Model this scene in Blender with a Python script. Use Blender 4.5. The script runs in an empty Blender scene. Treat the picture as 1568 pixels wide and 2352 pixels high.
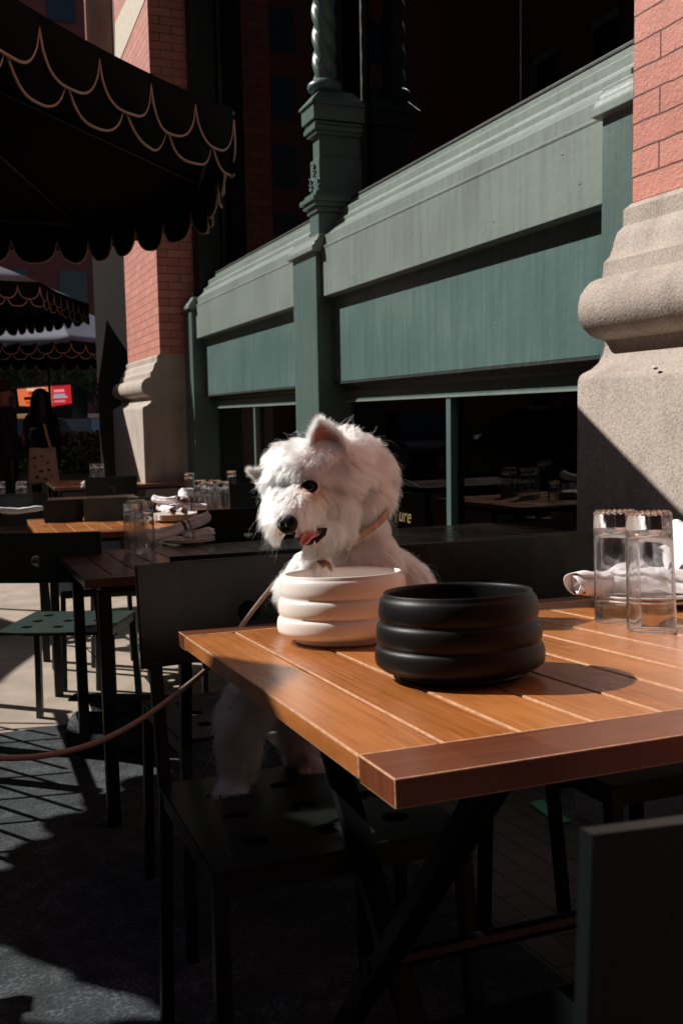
import bpy, bmesh, math, random
import numpy as np
from math import sin, cos, pi, radians, sqrt, atan2
from mathutils import Vector, Matrix, kdtree
from mathutils.bvhtree import BVHTree
from mathutils import noise as mnoise
random.seed(7); rng = np.random.default_rng(7)
scene = bpy.context.scene
col = scene.collection

# ------------------------------------------------------------------ camera
F, CX, CY = 2200.0, 784.0, 1176.0
H0 = 0.985
def _cam():
    vy = np.array([-120 - CX, CY - 968, -F]); vy /= np.linalg.norm(vy)
    a = np.array([-sin(.0175), cos(.0175), 0]); b = -(a @ vy) / vy[2]
    up = a + np.array([0, 0, b]); up /= np.linalg.norm(up)
    return np.array([np.cross(vy, up), vy, up])
R3 = _cam(); C0 = np.array([0, 0, H0])
def at(x, y, dep):                       # a pixel of the 1568x2352 study view and a distance -> a point
    return C0 + R3 @ np.array([x - CX, CY - y, -F]) / F * dep
def ray(x, y):
    d = R3 @ np.array([x - CX, CY - y, -F]); return d / np.linalg.norm(d)
def proj(p):
    q = R3.T @ (np.asarray(p, float) - C0)
    return (CX + F * q[0] / -q[2], CY - F * q[1] / -q[2], -q[2])
def onz(x, y, z):
    d = ray(x, y); return C0 + d * (z - C0[2]) / d[2]
def onx(x, y, X):
    d = ray(x, y); return C0 + d * (X / d[0])
def ony(x, y, Y):
    d = ray(x, y); return C0 + d * (Y / d[1])
cd = bpy.data.cameras.new('camera'); cam = bpy.data.objects.new('camera', cd); col.objects.link(cam)
M = Matrix([list(R3[i]) + [C0[i]] for i in range(3)] + [[0, 0, 0, 1]])
cam.matrix_world = M
cd.sensor_fit = 'VERTICAL'; cd.sensor_height = 36.0; cd.lens = 36.0 * F / 2352.0
cd.clip_start = .02; cd.clip_end = 400
cd.dof.use_dof = True; cd.dof.focus_distance = 1.5; cd.dof.aperture_fstop = 13
scene.camera = cam

# ------------------------------------------------------------------ light
SUN = Vector((-.564, .526, .636)).normalized()
w = bpy.data.worlds.new('World'); scene.world = w; w.use_nodes = True
nt = w.node_tree; nt.nodes.clear()
sky = nt.nodes.new('ShaderNodeTexSky'); sky.sky_type = 'NISHITA'; sky.sun_disc = False
sky.sun_elevation = math.asin(SUN.z); sky.sun_rotation = atan2(SUN.x, SUN.y)
bg = nt.nodes.new('ShaderNodeBackground'); bg.inputs[1].default_value = .05
ow = nt.nodes.new('ShaderNodeOutputWorld')
nt.links.new(sky.outputs[0], bg.inputs[0]); nt.links.new(bg.outputs[0], ow.inputs[0])
sl = bpy.data.lights.new('sun', 'SUN'); sl.energy = 5.0; sl.angle = radians(.5); sl.color = (1, .95, .88)
so = bpy.data.objects.new('sun', sl); col.objects.link(so)
so.rotation_euler = SUN.to_track_quat('Z', 'Y').to_euler()
scene.view_settings.view_transform = 'Standard'; scene.view_settings.look = 'None'
scene.view_settings.exposure = .2; scene.view_settings.gamma = 1
scene.cycles.max_bounces = 20; scene.cycles.transmission_bounces = 20; scene.cycles.transparent_max_bounces = 16
scene.cycles.diffuse_bounces = 3
scene.cycles.use_denoising = True
scene.cycles_curves.shape = 'THICK'
scene.cycles.sample_clamp_indirect = 6

# ------------------------------------------------------------------ materials
def nodes(name):
    m = bpy.data.materials.new(name); m.use_nodes = True
    t = m.node_tree; b = t.nodes['Principled BSDF']
    return m, t, b
def N(t, typ, **kw):
    n = t.nodes.new('ShaderNode' + typ)
    for k, v in kw.items(): setattr(n, k, v)
    return n
def ramp(t, src, stops):
    r = N(t, 'ValToRGB'); e = r.color_ramp.elements
    while len(e) < len(stops): e.new(.5)
    for el, (p, c) in zip(e, stops):
        el.position = p; el.color = (*c, 1) if len(c) == 3 else c
    t.links.new(src, r.inputs[0]); return r
def simple(name, color, rough=.6, var=.12, scale=20, bump=0, bscale=60, spec=.5, metal=0, coat=0, stretch=None):
    m, t, b = nodes(name)
    tc = N(t, 'TexCoord'); src = tc.outputs['Object']
    if stretch:
        mp = N(t, 'Mapping'); mp.inputs['Scale'].default_value = stretch
        t.links.new(src, mp.inputs[0]); src = mp.outputs[0]
    n = N(t, 'TexNoise'); n.inputs['Scale'].default_value = scale; n.inputs['Detail'].default_value = 6
    t.links.new(src, n.inputs['Vector'])
    c = np.array(color)
    r = ramp(t, n.outputs[0], [(.25, tuple(np.clip(c * (1 - var), 0, 1))), (.75, tuple(np.clip(c * (1 + var), 0, 1)))])
    t.links.new(r.outputs[0], b.inputs['Base Color'])
    b.inputs['Roughness'].default_value = rough; b.inputs['Metallic'].default_value = metal
    b.inputs['Specular IOR Level'].default_value = spec; b.inputs['Coat Weight'].default_value = coat
    b.inputs['Coat Roughness'].default_value = .12
    if bump:
        n2 = N(t, 'TexNoise'); n2.inputs['Scale'].default_value = bscale; n2.inputs['Detail'].default_value = 8
        t.links.new(src, n2.inputs['Vector'])
        bp = N(t, 'Bump'); bp.inputs['Strength'].default_value = bump; bp.inputs['Distance'].default_value = .004
        t.links.new(n2.outputs[0], bp.inputs['Height']); t.links.new(bp.outputs[0], b.inputs['Normal'])
    return m
def green_paint(name, c, streak=.25, rough=.42):
    m, t, b = nodes(name)
    g = N(t, 'NewGeometry')
    mp = N(t, 'Mapping'); mp.inputs['Scale'].default_value = (1, 22, 1.2); t.links.new(g.outputs['Position'], mp.inputs[0])
    n = N(t, 'TexNoise'); n.inputs['Scale'].default_value = 1.6; n.inputs['Detail'].default_value = 8; n.inputs['Roughness'].default_value = .65
    t.links.new(mp.outputs[0], n.inputs['Vector'])
    n2 = N(t, 'TexNoise'); n2.inputs['Scale'].default_value = 2.5; n2.inputs['Detail'].default_value = 7
    t.links.new(g.outputs['Position'], n2.inputs['Vector'])
    mx = N(t, 'Mix', data_type='FLOAT'); mx.inputs[0].default_value = .45
    t.links.new(n.outputs[0], mx.inputs[2]); t.links.new(n2.outputs[0], mx.inputs[3])
    c = np.array(c); chalk = c * .55 + np.array([.42, .45, .42]) * .45
    r = ramp(t, mx.outputs[0], [(.32, tuple(c * (1 - streak * .6))), (.52, tuple(c)), (.74, tuple(c * (1 - streak) + chalk * streak))])
    t.links.new(r.outputs[0], b.inputs['Base Color'])
    b.inputs['Roughness'].default_value = rough
    n3 = N(t, 'TexNoise'); n3.inputs['Scale'].default_value = 35; n3.inputs['Detail'].default_value = 6
    t.links.new(g.outputs['Position'], n3.inputs['Vector'])
    v = N(t, 'TexVoronoi'); v.inputs['Scale'].default_value = 14; t.links.new(g.outputs['Position'], v.inputs['Vector'])
    vr = ramp(t, v.outputs['Distance'], [(.0, (1, 1, 1)), (.05, (0, 0, 0))])
    ad = N(t, 'Math', operation='MULTIPLY_ADD'); ad.inputs[1].default_value = .35
    t.links.new(vr.outputs[0], ad.inputs[0]); t.links.new(n3.outputs[0], ad.inputs[2])
    bp = N(t, 'Bump'); bp.inputs['Strength'].default_value = .35; bp.inputs['Distance'].default_value = .004
    t.links.new(ad.outputs[0], bp.inputs['Height']); t.links.new(bp.outputs[0], b.inputs['Normal'])
    return m
def brick_mat(name, c1, c2, mortar, axis='y'):
    m, t, b = nodes(name)
    g = N(t, 'NewGeometry'); sp = N(t, 'SeparateXYZ'); t.links.new(g.outputs['Position'], sp.inputs[0])
    ad = N(t, 'Math', operation='ADD'); t.links.new(sp.outputs[0], ad.inputs[0]); t.links.new(sp.outputs[1], ad.inputs[1])
    zs = N(t, 'Math', operation='SUBTRACT'); zs.inputs[1].default_value = 1.5425; t.links.new(sp.outputs[2], zs.inputs[0])
    dn = N(t, 'TexNoise'); dn.inputs['Scale'].default_value = 18; dn.inputs['Detail'].default_value = 4; t.links.new(g.outputs['Position'], dn.inputs['Vector'])
    zd = N(t, 'Math', operation='MULTIPLY_ADD'); zd.inputs[1].default_value = .007; t.links.new(dn.outputs[0], zd.inputs[0]); t.links.new(zs.outputs[0], zd.inputs[2])
    cb = N(t, 'CombineXYZ'); t.links.new(ad.outputs[0] if axis == 'y' else sp.outputs[1], cb.inputs[0]); t.links.new(zd.outputs[0] if axis == 'y' else sp.outputs[0], cb.inputs[1])
    br = N(t, 'TexBrick'); br.inputs['Scale'].default_value = 1; br.inputs['Brick Width'].default_value = .212
    br.inputs['Row Height'].default_value = .0692; br.inputs['Mortar Size'].default_value = .0030; br.inputs['Mortar Smooth'].default_value = .3
    br.inputs['Color1'].default_value = (*c1, 1); br.inputs['Color2'].default_value = (*c2, 1); br.inputs['Mortar'].default_value = (*mortar, 1)
    t.links.new(cb.outputs[0], br.inputs['Vector'])
    n = N(t, 'TexNoise'); n.inputs['Scale'].default_value = 9; n.inputs['Detail'].default_value = 8; t.links.new(g.outputs['Position'], n.inputs['Vector'])
    r = ramp(t, n.outputs[0], [(.3, (.86, .84, .84)), (.7, (1.08, 1.08, 1.1))])
    mm = N(t, 'Mix', data_type='RGBA', blend_type='MULTIPLY'); mm.inputs[0].default_value = 1
    t.links.new(br.outputs['Color'], mm.inputs[6]); t.links.new(r.outputs[0], mm.inputs[7])
    t.links.new(mm.outputs[2], b.inputs['Base Color']); b.inputs['Roughness'].default_value = .7
    n2 = N(t, 'TexNoise'); n2.inputs['Scale'].default_value = 75; n2.inputs['Detail'].default_value = 6; n2.inputs['Distortion'].default_value = .8
    t.links.new(g.outputs['Position'], n2.inputs['Vector'])
    h = N(t, 'Math', operation='MULTIPLY_ADD'); h.inputs[1].default_value = -4.0; t.links.new(br.outputs['Fac'], h.inputs[0]); t.links.new(n2.outputs[0], h.inputs[2])
    bp = N(t, 'Bump'); bp.inputs['Strength'].default_value = .75; bp.inputs['Distance'].default_value = .005
    t.links.new(h.outputs[0], bp.inputs['Height']); t.links.new(bp.outputs[0], b.inputs['Normal'])
    return m
def stone_mat():
    m, t, b = nodes('granite')
    g = N(t, 'NewGeometry')
    n = N(t, 'TexNoise'); n.inputs['Scale'].default_value = 160; n.inputs['Detail'].default_value = 4; t.links.new(g.outputs['Position'], n.inputs['Vector'])
    n1 = N(t, 'TexNoise'); n1.inputs['Scale'].default_value = 5; n1.inputs['Detail'].default_value = 5; t.links.new(g.outputs['Position'], n1.inputs['Vector'])
    r = ramp(t, n.outputs[0], [(.3, (.31, .26, .225)), (.5, (.42, .355, .31)), (.72, (.52, .45, .40))])
    mp = N(t, 'Mapping'); mp.inputs['Scale'].default_value = (9, 9, 1.1); t.links.new(g.outputs['Position'], mp.inputs[0])
    n4 = N(t, 'TexNoise'); n4.inputs['Scale'].default_value = 1.5; n4.inputs['Detail'].default_value = 8; t.links.new(mp.outputs[0], n4.inputs['Vector'])
    av = N(t, 'Mix', data_type='FLOAT'); av.inputs[0].default_value = .5; t.links.new(n1.outputs[0], av.inputs[2]); t.links.new(n4.outputs[0], av.inputs[3])
    r1 = ramp(t, av.outputs[0], [(.32, (.70, .67, .66)), (.47, (.96, .95, .94)), (.68, (1.13, 1.11, 1.08))])
    mm = N(t, 'Mix', data_type='RGBA', blend_type='MULTIPLY'); mm.inputs[0].default_value = 1
    t.links.new(r.outputs[0], mm.inputs[6]); t.links.new(r1.outputs[0], mm.inputs[7])
    v = N(t, 'TexVoronoi'); v.inputs['Scale'].default_value = 75; t.links.new(g.outputs['Position'], v.inputs['Vector'])
    vr = ramp(t, v.outputs['Distance'], [(.0, (1, 1, 1)), (.10, (0, 0, 0))])
    sc = N(t, 'SeparateColor'); t.links.new(v.outputs['Color'], sc.inputs[0])
    gt = N(t, 'Math', operation='GREATER_THAN'); gt.inputs[1].default_value = .72; t.links.new(sc.outputs[0], gt.inputs[0])
    ml = N(t, 'Math', operation='MULTIPLY'); t.links.new(gt.outputs[0], ml.inputs[0]); t.links.new(vr.outputs[0], ml.inputs[1])
    m2 = N(t, 'Mix', data_type='RGBA'); t.links.new(ml.outputs[0], m2.inputs[0]); t.links.new(mm.outputs[2], m2.inputs[6]); m2.inputs[7].default_value = (.95, .93, .9, 1)
    t.links.new(m2.outputs[2], b.inputs['Base Color']); b.inputs['Roughness'].default_value = .8
    bp = N(t, 'Bump'); bp.inputs['Strength'].default_value = .55; bp.inputs['Distance'].default_value = .004
    t.links.new(n.outputs[0], bp.inputs['Height']); t.links.new(bp.outputs[0], b.inputs['Normal'])
    return m
def wood_mat(name, dark, light, axis, rough=.34):
    # axis 1: grain along local y, 0: along local x
    m, t, b = nodes(name)
    tc = N(t, 'TexCoord'); mp = N(t, 'Mapping'); mp.inputs['Scale'].default_value = (75, 2.2, 10) if axis == 1 else (2.2, 75, 10)
    t.links.new(tc.outputs['Object'], mp.inputs[0])
    n = N(t, 'TexNoise'); n.inputs['Scale'].default_value = 2.4; n.inputs['Detail'].default_value = 9; n.inputs['Roughness'].default_value = .62; n.inputs['Distortion'].default_value = .6
    t.links.new(mp.outputs[0], n.inputs['Vector'])
    n2 = N(t, 'TexNoise'); n2.inputs['Scale'].default_value = 5; n2.inputs['Detail'].default_value = 3; t.links.new(tc.outputs['Object'], n2.inputs['Vector'])
    # one tone per plank, from the plank index along the other axis
    sp = N(t, 'SeparateXYZ'); t.links.new(tc.outputs['Object'], sp.inputs[0])
    fl = N(t, 'Math', operation='DIVIDE'); fl.inputs[1].default_value = .0798; t.links.new(sp.outputs[0], fl.inputs[0])
    f2 = N(t, 'Math', operation='FLOOR'); t.links.new(fl.outputs[0], f2.inputs[0])
    wn = N(t, 'TexWhiteNoise', noise_dimensions='1D'); t.links.new(f2.outputs[0], wn.inputs['W'])
    mx = N(t, 'Mix', data_type='FLOAT'); mx.inputs[0].default_value = .3; t.links.new(n.outputs[0], mx.inputs[2]); t.links.new(n2.outputs[0], mx.inputs[3])
    ad = N(t, 'Math', operation='MULTIPLY_ADD'); ad.inputs[1].default_value = .16; t.links.new(wn.outputs[0], ad.inputs[0]); t.links.new(mx.outputs[0], ad.inputs[2])
    d, l = np.array(dark), np.array(light)
    r = ramp(t, ad.outputs[0], [(.3, tuple(d)), (.58, tuple((d + l) / 2)), (.82, tuple(l))])
    t.links.new(r.outputs[0], b.inputs['Base Color'])
    rr = ramp(t, n2.outputs[0], [(.3, (rough * .8,) * 3), (.7, (rough * 1.3,) * 3)]); t.links.new(rr.outputs[0], b.inputs['Roughness'])
    b.inputs['Coat Weight'].default_value = .35; b.inputs['Coat Roughness'].default_value = .22
    sp2 = N(t, 'TexNoise'); sp2.inputs['Scale'].default_value = 260; sp2.inputs['Detail'].default_value = 2; t.links.new(tc.outputs['Object'], sp2.inputs['Vector'])
    a2 = N(t, 'Math', operation='MULTIPLY_ADD'); a2.inputs[1].default_value = .5; t.links.new(sp2.outputs[0], a2.inputs[0]); t.links.new(n.outputs[0], a2.inputs[2])
    bp = N(t, 'Bump'); bp.inputs['Strength'].default_value = .22; bp.inputs['Distance'].default_value = .0015
    t.links.new(a2.outputs[0], bp.inputs['Height']); t.links.new(bp.outputs[0], b.inputs['Normal'])
    return m
def glass_thin(name, tint=(1, 1, 1), ior=1.5, rough=0.0):
    m = bpy.data.materials.new(name); m.use_nodes = True; t = m.node_tree; t.nodes.clear()
    o = N(t, 'OutputMaterial'); tr = N(t, 'BsdfTransparent'); tr.inputs[0].default_value = (*tint, 1)
    gl = N(t, 'BsdfAnisotropic'); gl.inputs['Roughness'].default_value = rough
    fr = N(t, 'Fresnel'); fr.inputs[0].default_value = ior
    mx = N(t, 'MixShader'); t.links.new(fr.outputs[0], mx.inputs[0]); t.links.new(tr.outputs[0], mx.inputs[1]); t.links.new(gl.outputs[0], mx.inputs[2])
    t.links.new(mx.outputs[0], o.inputs[0]); return m
def glass_solid():
    m, t, b = nodes('tumbler_glass')
    b.inputs['Transmission Weight'].default_value = 1; b.inputs['Roughness'].default_value = 0; b.inputs['IOR'].default_value = 1.48
    b.inputs['Base Color'].default_value = (1, 1, 1, 1)
    o = t.nodes['Material Output']
    tr = N(t, 'BsdfTransparent'); mx = N(t, 'MixShader'); mx.inputs[0].default_value = .12
    t.links.new(b.outputs[0], mx.inputs[1]); t.links.new(tr.outputs[0], mx.inputs[2]); t.links.new(mx.outputs[0], o.inputs[0])
    return m
def emis(name, c, s):
    m, t, b = nodes(name); b.inputs['Base Color'].default_value = (0, 0, 0, 1)
    b.inputs['Emission Color'].default_value = (*c, 1); b.inputs['Emission Strength'].default_value = s; return m

MT = dict(
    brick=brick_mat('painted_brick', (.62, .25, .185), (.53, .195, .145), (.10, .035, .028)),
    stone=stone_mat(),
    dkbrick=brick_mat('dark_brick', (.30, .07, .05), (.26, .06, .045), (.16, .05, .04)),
    fascia=green_paint('faded_green_paint', (.215, .262, .235), .5, .36),
    panel=green_paint('teal_green_paint', (.085, .15, .142), .5, .42),
    frame=green_paint('green_frame_paint', (.085, .138, .130), .35, .36),
    green_shaded=green_paint('shade_green_paint', (.006, .010, .010), .3, .6),  # near-black copy of the green paint, shade put into the colour
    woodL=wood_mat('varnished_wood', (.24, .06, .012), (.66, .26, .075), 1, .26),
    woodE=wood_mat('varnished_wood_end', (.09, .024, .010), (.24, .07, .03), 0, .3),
    woodD=wood_mat('dark_wood', (.035, .012, .006), (.085, .03, .016), 1, .3),  # same wood pattern in much darker tones
    woodDE=wood_mat('dark_wood_end', (.05, .015, .008), (.09, .03, .016), 0, .3),
    worn=simple('worn_varnish_edge', (.60, .34, .20), .3, .3, 90, .3, 200, .6, 0, .3),
    metal=simple('dark_green_metal', (.0045, .0072, .0068), .40, .2, 8, .15, 400, .38),
    metal_lit=simple('sunlit_green_metal', (.03, .052, .047), .32, .15, 8, .1, 400, .5),  # same chair paint made lighter, sunlight put into the colour
    white=simple('cream_ceramic', (.90, .83, .77), .38, .02, 4, 0, 60, .4),
    black=simple('black_ceramic', (.004, .004, .0044), .46, .05, 4, .05, 300, .25),
    plate=simple('white_plate', (.78, .72, .68), .2, .02, 4),
    napkin=simple('napkin_cloth', (.86, .83, .86), .9, .05, 30, .35, 260, .1),
    stripe=simple('napkin_stripe', (.06, .07, .12), .9, .1, 60, .3, 260, .1),
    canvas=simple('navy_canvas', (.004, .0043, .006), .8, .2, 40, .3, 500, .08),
    canvas_lit=simple('sunlit_navy_canvas', (.16, .18, .23), .6, .12, 3, .3, 500, .5),  # same navy canvas made paler, sun on the roofs put into the colour
    piping=simple('beige_piping', (.40, .295, .25), .8, .1, 60),
    pole=simple('umbrella_pole', (.02, .02, .02), .4, .1, 10),
    conc=simple('concrete', (.38, .31, .25), .85, .22, 6, .5, 120),
    asphalt=simple('asphalt', (.05, .05, .052), .85, .25, 12, .6, 150),
    dark=simple('dark_interior', (.012, .010, .009), .9, .2, 3, 0, 60, .05),
    rope=simple('leash_rope', (.30, .175, .125), .8, .15, 100, .6, 300, .2),
    glasswin=glass_thin('window_glass', (.80, .82, .80), 1.55),
    glass=glass_solid(),
    glassthin=glass_thin('thin_glass', (1, 1, 1), 1.45),
    skin=simple('skin', (.40, .20, .14), .55, .05, 20),
    cloth=simple('dark_cloth', (.012, .016, .022), .9, .15, 30),
    hair=simple('black_hair', (.006, .005, .005), .5, .1, 60),
    tote=simple('canvas_tote', (.80, .62, .48), .9, .08, 30, .3, 400, .1),
    ink=simple('tote_print', (.10, .07, .06), .9, .1, 30),
    leafd=simple('leaf_dark', (.03, .055, .018), .6, .4, 8),
    leafl=simple('leaf_light', (.10, .13, .03), .6, .35, 8),
    bark=simple('bark', (.10, .075, .055), .9, .3, 20, .6),
    red=simple('car_red', (.3, .02, .02), .3), yellow=simple('cab_yellow', (.65, .33, .02), .3, .03),
    carb=simple('car_black', (.012, .013, .016), .25, .05), tyre=simple('tyre', (.01, .01, .01), .9),
    chrome=simple('bright_metal', (.6, .6, .6), .25, .05, 5, 0, 60, .5, 1),
    nose=simple('dog_nose', (.002, .0018, .0018), .45, .2, 60, .3, 380, .15),
    tongue=simple('dog_tongue', (.55, .16, .14), .35, .08, 60, .3, 200, .5),
    mouth=simple('dog_mouth', (.02, .008, .007), .5), tooth=simple('dog_tooth', (.8, .76, .66), .3),
    earin=simple('ear_skin', (.55, .22, .18), .6, .1, 40), pad=simple('paw_pad', (.09, .04, .028), .7, .2, 50, .4),
    skinw=simple('dog_skin', (.80, .62, .54), .8, .06, 20),
    collar=simple('collar_leather', (.48, .32, .23), .7, .35, 120, .5, 300),
    gold=simple('gold_lettering', (.22, .16, .05), .6),
    neon=emis('red_neon', (.8, .012, .008), .75),
    wire=simple('brown_wall', (.20, .12, .09), .8, .5, 4),
)
MT['white'].node_tree.nodes['Principled BSDF'].inputs['Subsurface Weight'].default_value = .12
MT['white'].node_tree.nodes['Principled BSDF'].inputs['Subsurface Radius'].default_value = (.01, .006, .004)

# ------------------------------------------------------------------ mesh helpers
class MB:
    def __init__(s): s.v = []; s.f = []; s.mi = []; s.cur = 0
    def add(s, V, Fc):
        o = len(s.v); s.v += [tuple(map(float, p)) for p in V]
        for f in Fc: s.f.append([i + o for i in f]); s.mi.append(s.cur)
        return s
    def box(s, x0, x1, y0, y1, z0, z1, fr=None):
        V = [(x, y, z) for x in (x0, x1) for y in (y0, y1) for z in (z0, z1)]
        if fr is not None: V = [fr(p) for p in V]
        return s.add(V, [(0, 1, 3, 2), (4, 6, 7, 5), (0, 4, 5, 1), (2, 3, 7, 6), (0, 2, 6, 4), (1, 5, 7, 3)])
    def prism(s, poly, y0, y1, fr=None):        # poly in (x,z), extruded along y
        n = len(poly); V = [(p[0], y0, p[1]) for p in poly] + [(p[0], y1, p[1]) for p in poly]
        if fr is not None: V = [fr(p) for p in V]
        Fc = [(i, (i + 1) % n, n + (i + 1) % n, n + i) for i in range(n)] + [list(range(n))[::-1], list(range(n, 2 * n))]
        return s.add(V, Fc)
    def bar(s, a, b, w_, d_, up=(0, 0, 1)):
        a, b = Vector(a), Vector(b); t = (b - a).normalized(); u = Vector(up)
        if abs(t.dot(u)) > .95: u = Vector((0, 1, 0))
        sd = t.cross(u).normalized(); u = sd.cross(t)
        V = [p + sd * sx * w_ / 2 + u * sz * d_ / 2 for p in (a, b) for sx in (-1, 1) for sz in (-1, 1)]
        return s.add(V, [(0, 1, 3, 2), (4, 6, 7, 5), (0, 4, 5, 1), (2, 3, 7, 6), (0, 2, 6, 4), (1, 5, 7, 3)])
    def tube(s, pts, r, n=8, cap=True):
        pts = [Vector(p) for p in pts]; rr = r if hasattr(r, '__len__') else [r] * len(pts)
        V = []; prev = None
        for i, p in enumerate(pts):
            t = (pts[min(i + 1, len(pts) - 1)] - pts[max(i - 1, 0)]).normalized()
            if prev is None:
                u = t.orthogonal().normalized()
            else:
                u = prev - t * prev.dot(t); u = u.normalized() if u.length > 1e-6 else t.orthogonal().normalized()
            prev = u; v = t.cross(u)
            V += [p + (u * cos(2 * pi * k / n) + v * sin(2 * pi * k / n)) * rr[i] for k in range(n)]
        Fc = [(i * n + k, i * n + (k + 1) % n, (i + 1) * n + (k + 1) % n, (i + 1) * n + k) for i in range(len(pts) - 1) for k in range(n)]
        if cap: Fc += [list(range(n))[::-1], [(len(pts) - 1) * n + k for k in range(n)]]
        return s.add(V, Fc)
    def lathe(s, prof, n=48, c=(0, 0, 0), fr=None, close=False, wob=None):
        V = []
        for (r, z) in prof:
            for k in range(n):
                a = 2 * pi * k / n; V.append((c[0] + r * cos(a), c[1] + r * sin(a), c[2] + z))
        if fr is not None: V = [fr(p) for p in V]
        m = len(prof); Fc = [(i * n + k, i * n + (k + 1) % n, ((i + 1) % m) * n + (k + 1) % n, ((i + 1) % m) * n + k) for i in range(m if close else m - 1) for k in range(n)]
        if not close:
            if prof[0][0] > 1e-6: Fc.append(list(range(n))[::-1])
            if prof[-1][0] > 1e-6: Fc.append([(m - 1) * n + k for k in range(n)])
        return s.add(V, Fc)
    def ball(s, c, r, n=12, sc=(1, 1, 1)):
        prof = [(max(1e-7, sin(pi * i / n)), -cos(pi * i / n)) for i in range(n + 1)]
        V = []; k2 = 2 * n
        for (a, z) in prof:
            for k in range(k2): V.append((c[0] + r * sc[0] * a * cos(2 * pi * k / k2), c[1] + r * sc[1] * a * sin(2 * pi * k / k2), c[2] + r * sc[2] * z))
        return s.add(V, [(i * k2 + k, i * k2 + (k + 1) % k2, (i + 1) * k2 + (k + 1) % k2, (i + 1) * k2 + k) for i in range(n) for k in range(k2)])
    def build(s, name, mat, parent=None, smooth=False, bevel=0, seg=2, merge=True, auto=None, bmat=-1):
        me = bpy.data.meshes.new(name); me.from_pydata(s.v, [], s.f)
        mats = mat if isinstance(mat, (list, tuple)) else [mat]
        for m in mats: me.materials.append(m)
        for p, i in zip(me.polygons, s.mi): p.material_index = i
        bm = bmesh.new(); bm.from_mesh(me)
        if merge: bmesh.ops.remove_doubles(bm, verts=bm.verts, dist=1e-5)
        bmesh.ops.recalc_face_normals(bm, faces=bm.faces)
        if bevel:
            es = [e for e in bm.edges if len(e.link_faces) == 2 and e.calc_face_angle(0) > .5]
            bmesh.ops.bevel(bm, geom=es, offset=bevel, segments=seg, affect='EDGES', profile=.6, material=bmat)
        if smooth or auto:
            for f in bm.faces: f.smooth = True
        if auto:
            for e in bm.edges:
                if len(e.link_faces) == 2 and e.calc_face_angle(0) > auto: e.smooth = False
        bm.to_mesh(me); bm.free()
        o = bpy.data.objects.new(name, me); col.objects.link(o)
        if parent is not None: o.parent = parent
        return o
def tag(o, label=None, cat=None, group=None, kind=None):
    if label: o['label'] = label
    if cat: o['category'] = cat
    if group: o['group'] = group
    if kind: o['kind'] = kind
    return o
def empty(name, loc=(0, 0, 0), mw=None):
    o = bpy.data.objects.new(name, None); col.objects.link(o); o.empty_display_size = .1
    if mw is not None: o.matrix_world = mw
    else: o.location = loc
    return o
def copy_tree(o, parent=None, label=None, mw=None, group=None):
    c = o.copy(); col.objects.link(c); c.parent = parent
    for ch in list(o.children): copy_tree(ch, c)
    if mw is not None: c.matrix_world = mw
    if label: c['label'] = label
    if group: c['group'] = group
    return c

# ------------------------------------------------------------------ the slope of the pavement
_PTS = [(-10, .0757), (2.2, .05), (3.6, .02), (8, .0)]
def zg(y):
    def I(y):
        s = 0; b = [p[0] for p in _PTS] + [1e9]
        for i, (a, m) in enumerate(_PTS): s += m * (min(max(y, a), b[i + 1]) - a)
        return s
    return -.034 - (I(y) - I(.61))
def slope(y):
    s = 0
    for a, m in _PTS:
        if y >= a: s = m
    return s
def onh(x, y, h):
    d = ray(x, y)
    for k in np.arange(.3, 60, .004):
        p = C0 + d * k
        if p[2] <= zg(p[1]) + h: return p
    return p
def frame(x, y, yaw=0, h=0, sl=None):      # matrix standing on the pavement at x,y
    sl = slope(y) if sl is None else sl
    n = Vector((.004, sl, 1)).normalized(); v = Vector((sin(yaw), cos(yaw), 0)); v = (v - n * v.dot(n)).normalized(); u = v.cross(n)
    m = Matrix((u, v, n)).transposed().to_4x4(); m.translation = Vector((x, y, zg(y))) + n * h
    return m
# front table frame fitted to the photograph
nT = Vector((.009, .0757, .997)).normalized(); d1 = Vector(ray(-35, 1148)); vT = (d1 - nT * d1.dot(nT)).normalized(); uT = vT.cross(nT)
OT = Vector(C0) - nT * .235; dd = Vector(ray(906, 1792)); OT = Vector(C0) + dd * ((OT - Vector(C0)).dot(nT) / dd.dot(nT))
TF = Matrix((uT, vT, nT)).transposed().to_4x4(); TF.translation = OT
TI = TF.inverted()
def onT(x, y, w=0):
    dl = Vector(ray(x, y)); p0 = OT + nT * w; return TI @ (Vector(C0) + dl * ((p0 - Vector(C0)).dot(nT) / dl.dot(nT)))

# ================================================================== GROUND
def sheet(name, x0, x1, ys, mat, dz=0, kind='structure', thick=0, label=None):
    b = MB(); V = []
    for y in ys: V += [(x0, y, zg(y) + dz), (x1, y, zg(y) + dz)]
    b.add(V, [(2 * i, 2 * i + 1, 2 * i + 3, 2 * i + 2) for i in range(len(ys) - 1)])
    if thick:
        n = len(V); V2 = [(x, y, z - thick) for x, y, z in V]
        b.add(V[:2] + V2[:2], [(0, 1, 3, 2)]); b.add(V[-2:] + V2[-2:], [(0, 1, 3, 2)])
        b.add([V[i] for i in range(0, n, 2)] + [V2[i] for i in range(0, n, 2)], [(i, i + 1, n // 2 + i + 1, n // 2 + i) for i in range(n // 2 - 1)])
        b.add([V[i] for i in range(1, n, 2)] + [V2[i] for i in range(1, n, 2)], [(i, i + 1, n // 2 + i + 1, n // 2 + i) for i in range(n // 2 - 1)])
    return tag(b.build(name, mat), kind=kind)
ys = [-14, -6, -2, 0, 1, 2.2, 3, 3.6, 5, 8, 12, 20, 40, 90]
def conc_slab():
    m = MT['conc']; t = m.node_tree; b = t.nodes['Principled BSDF']
    return m
sheet('sidewalk', -3.2, 2.4, ys, MT['conc'])
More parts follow.
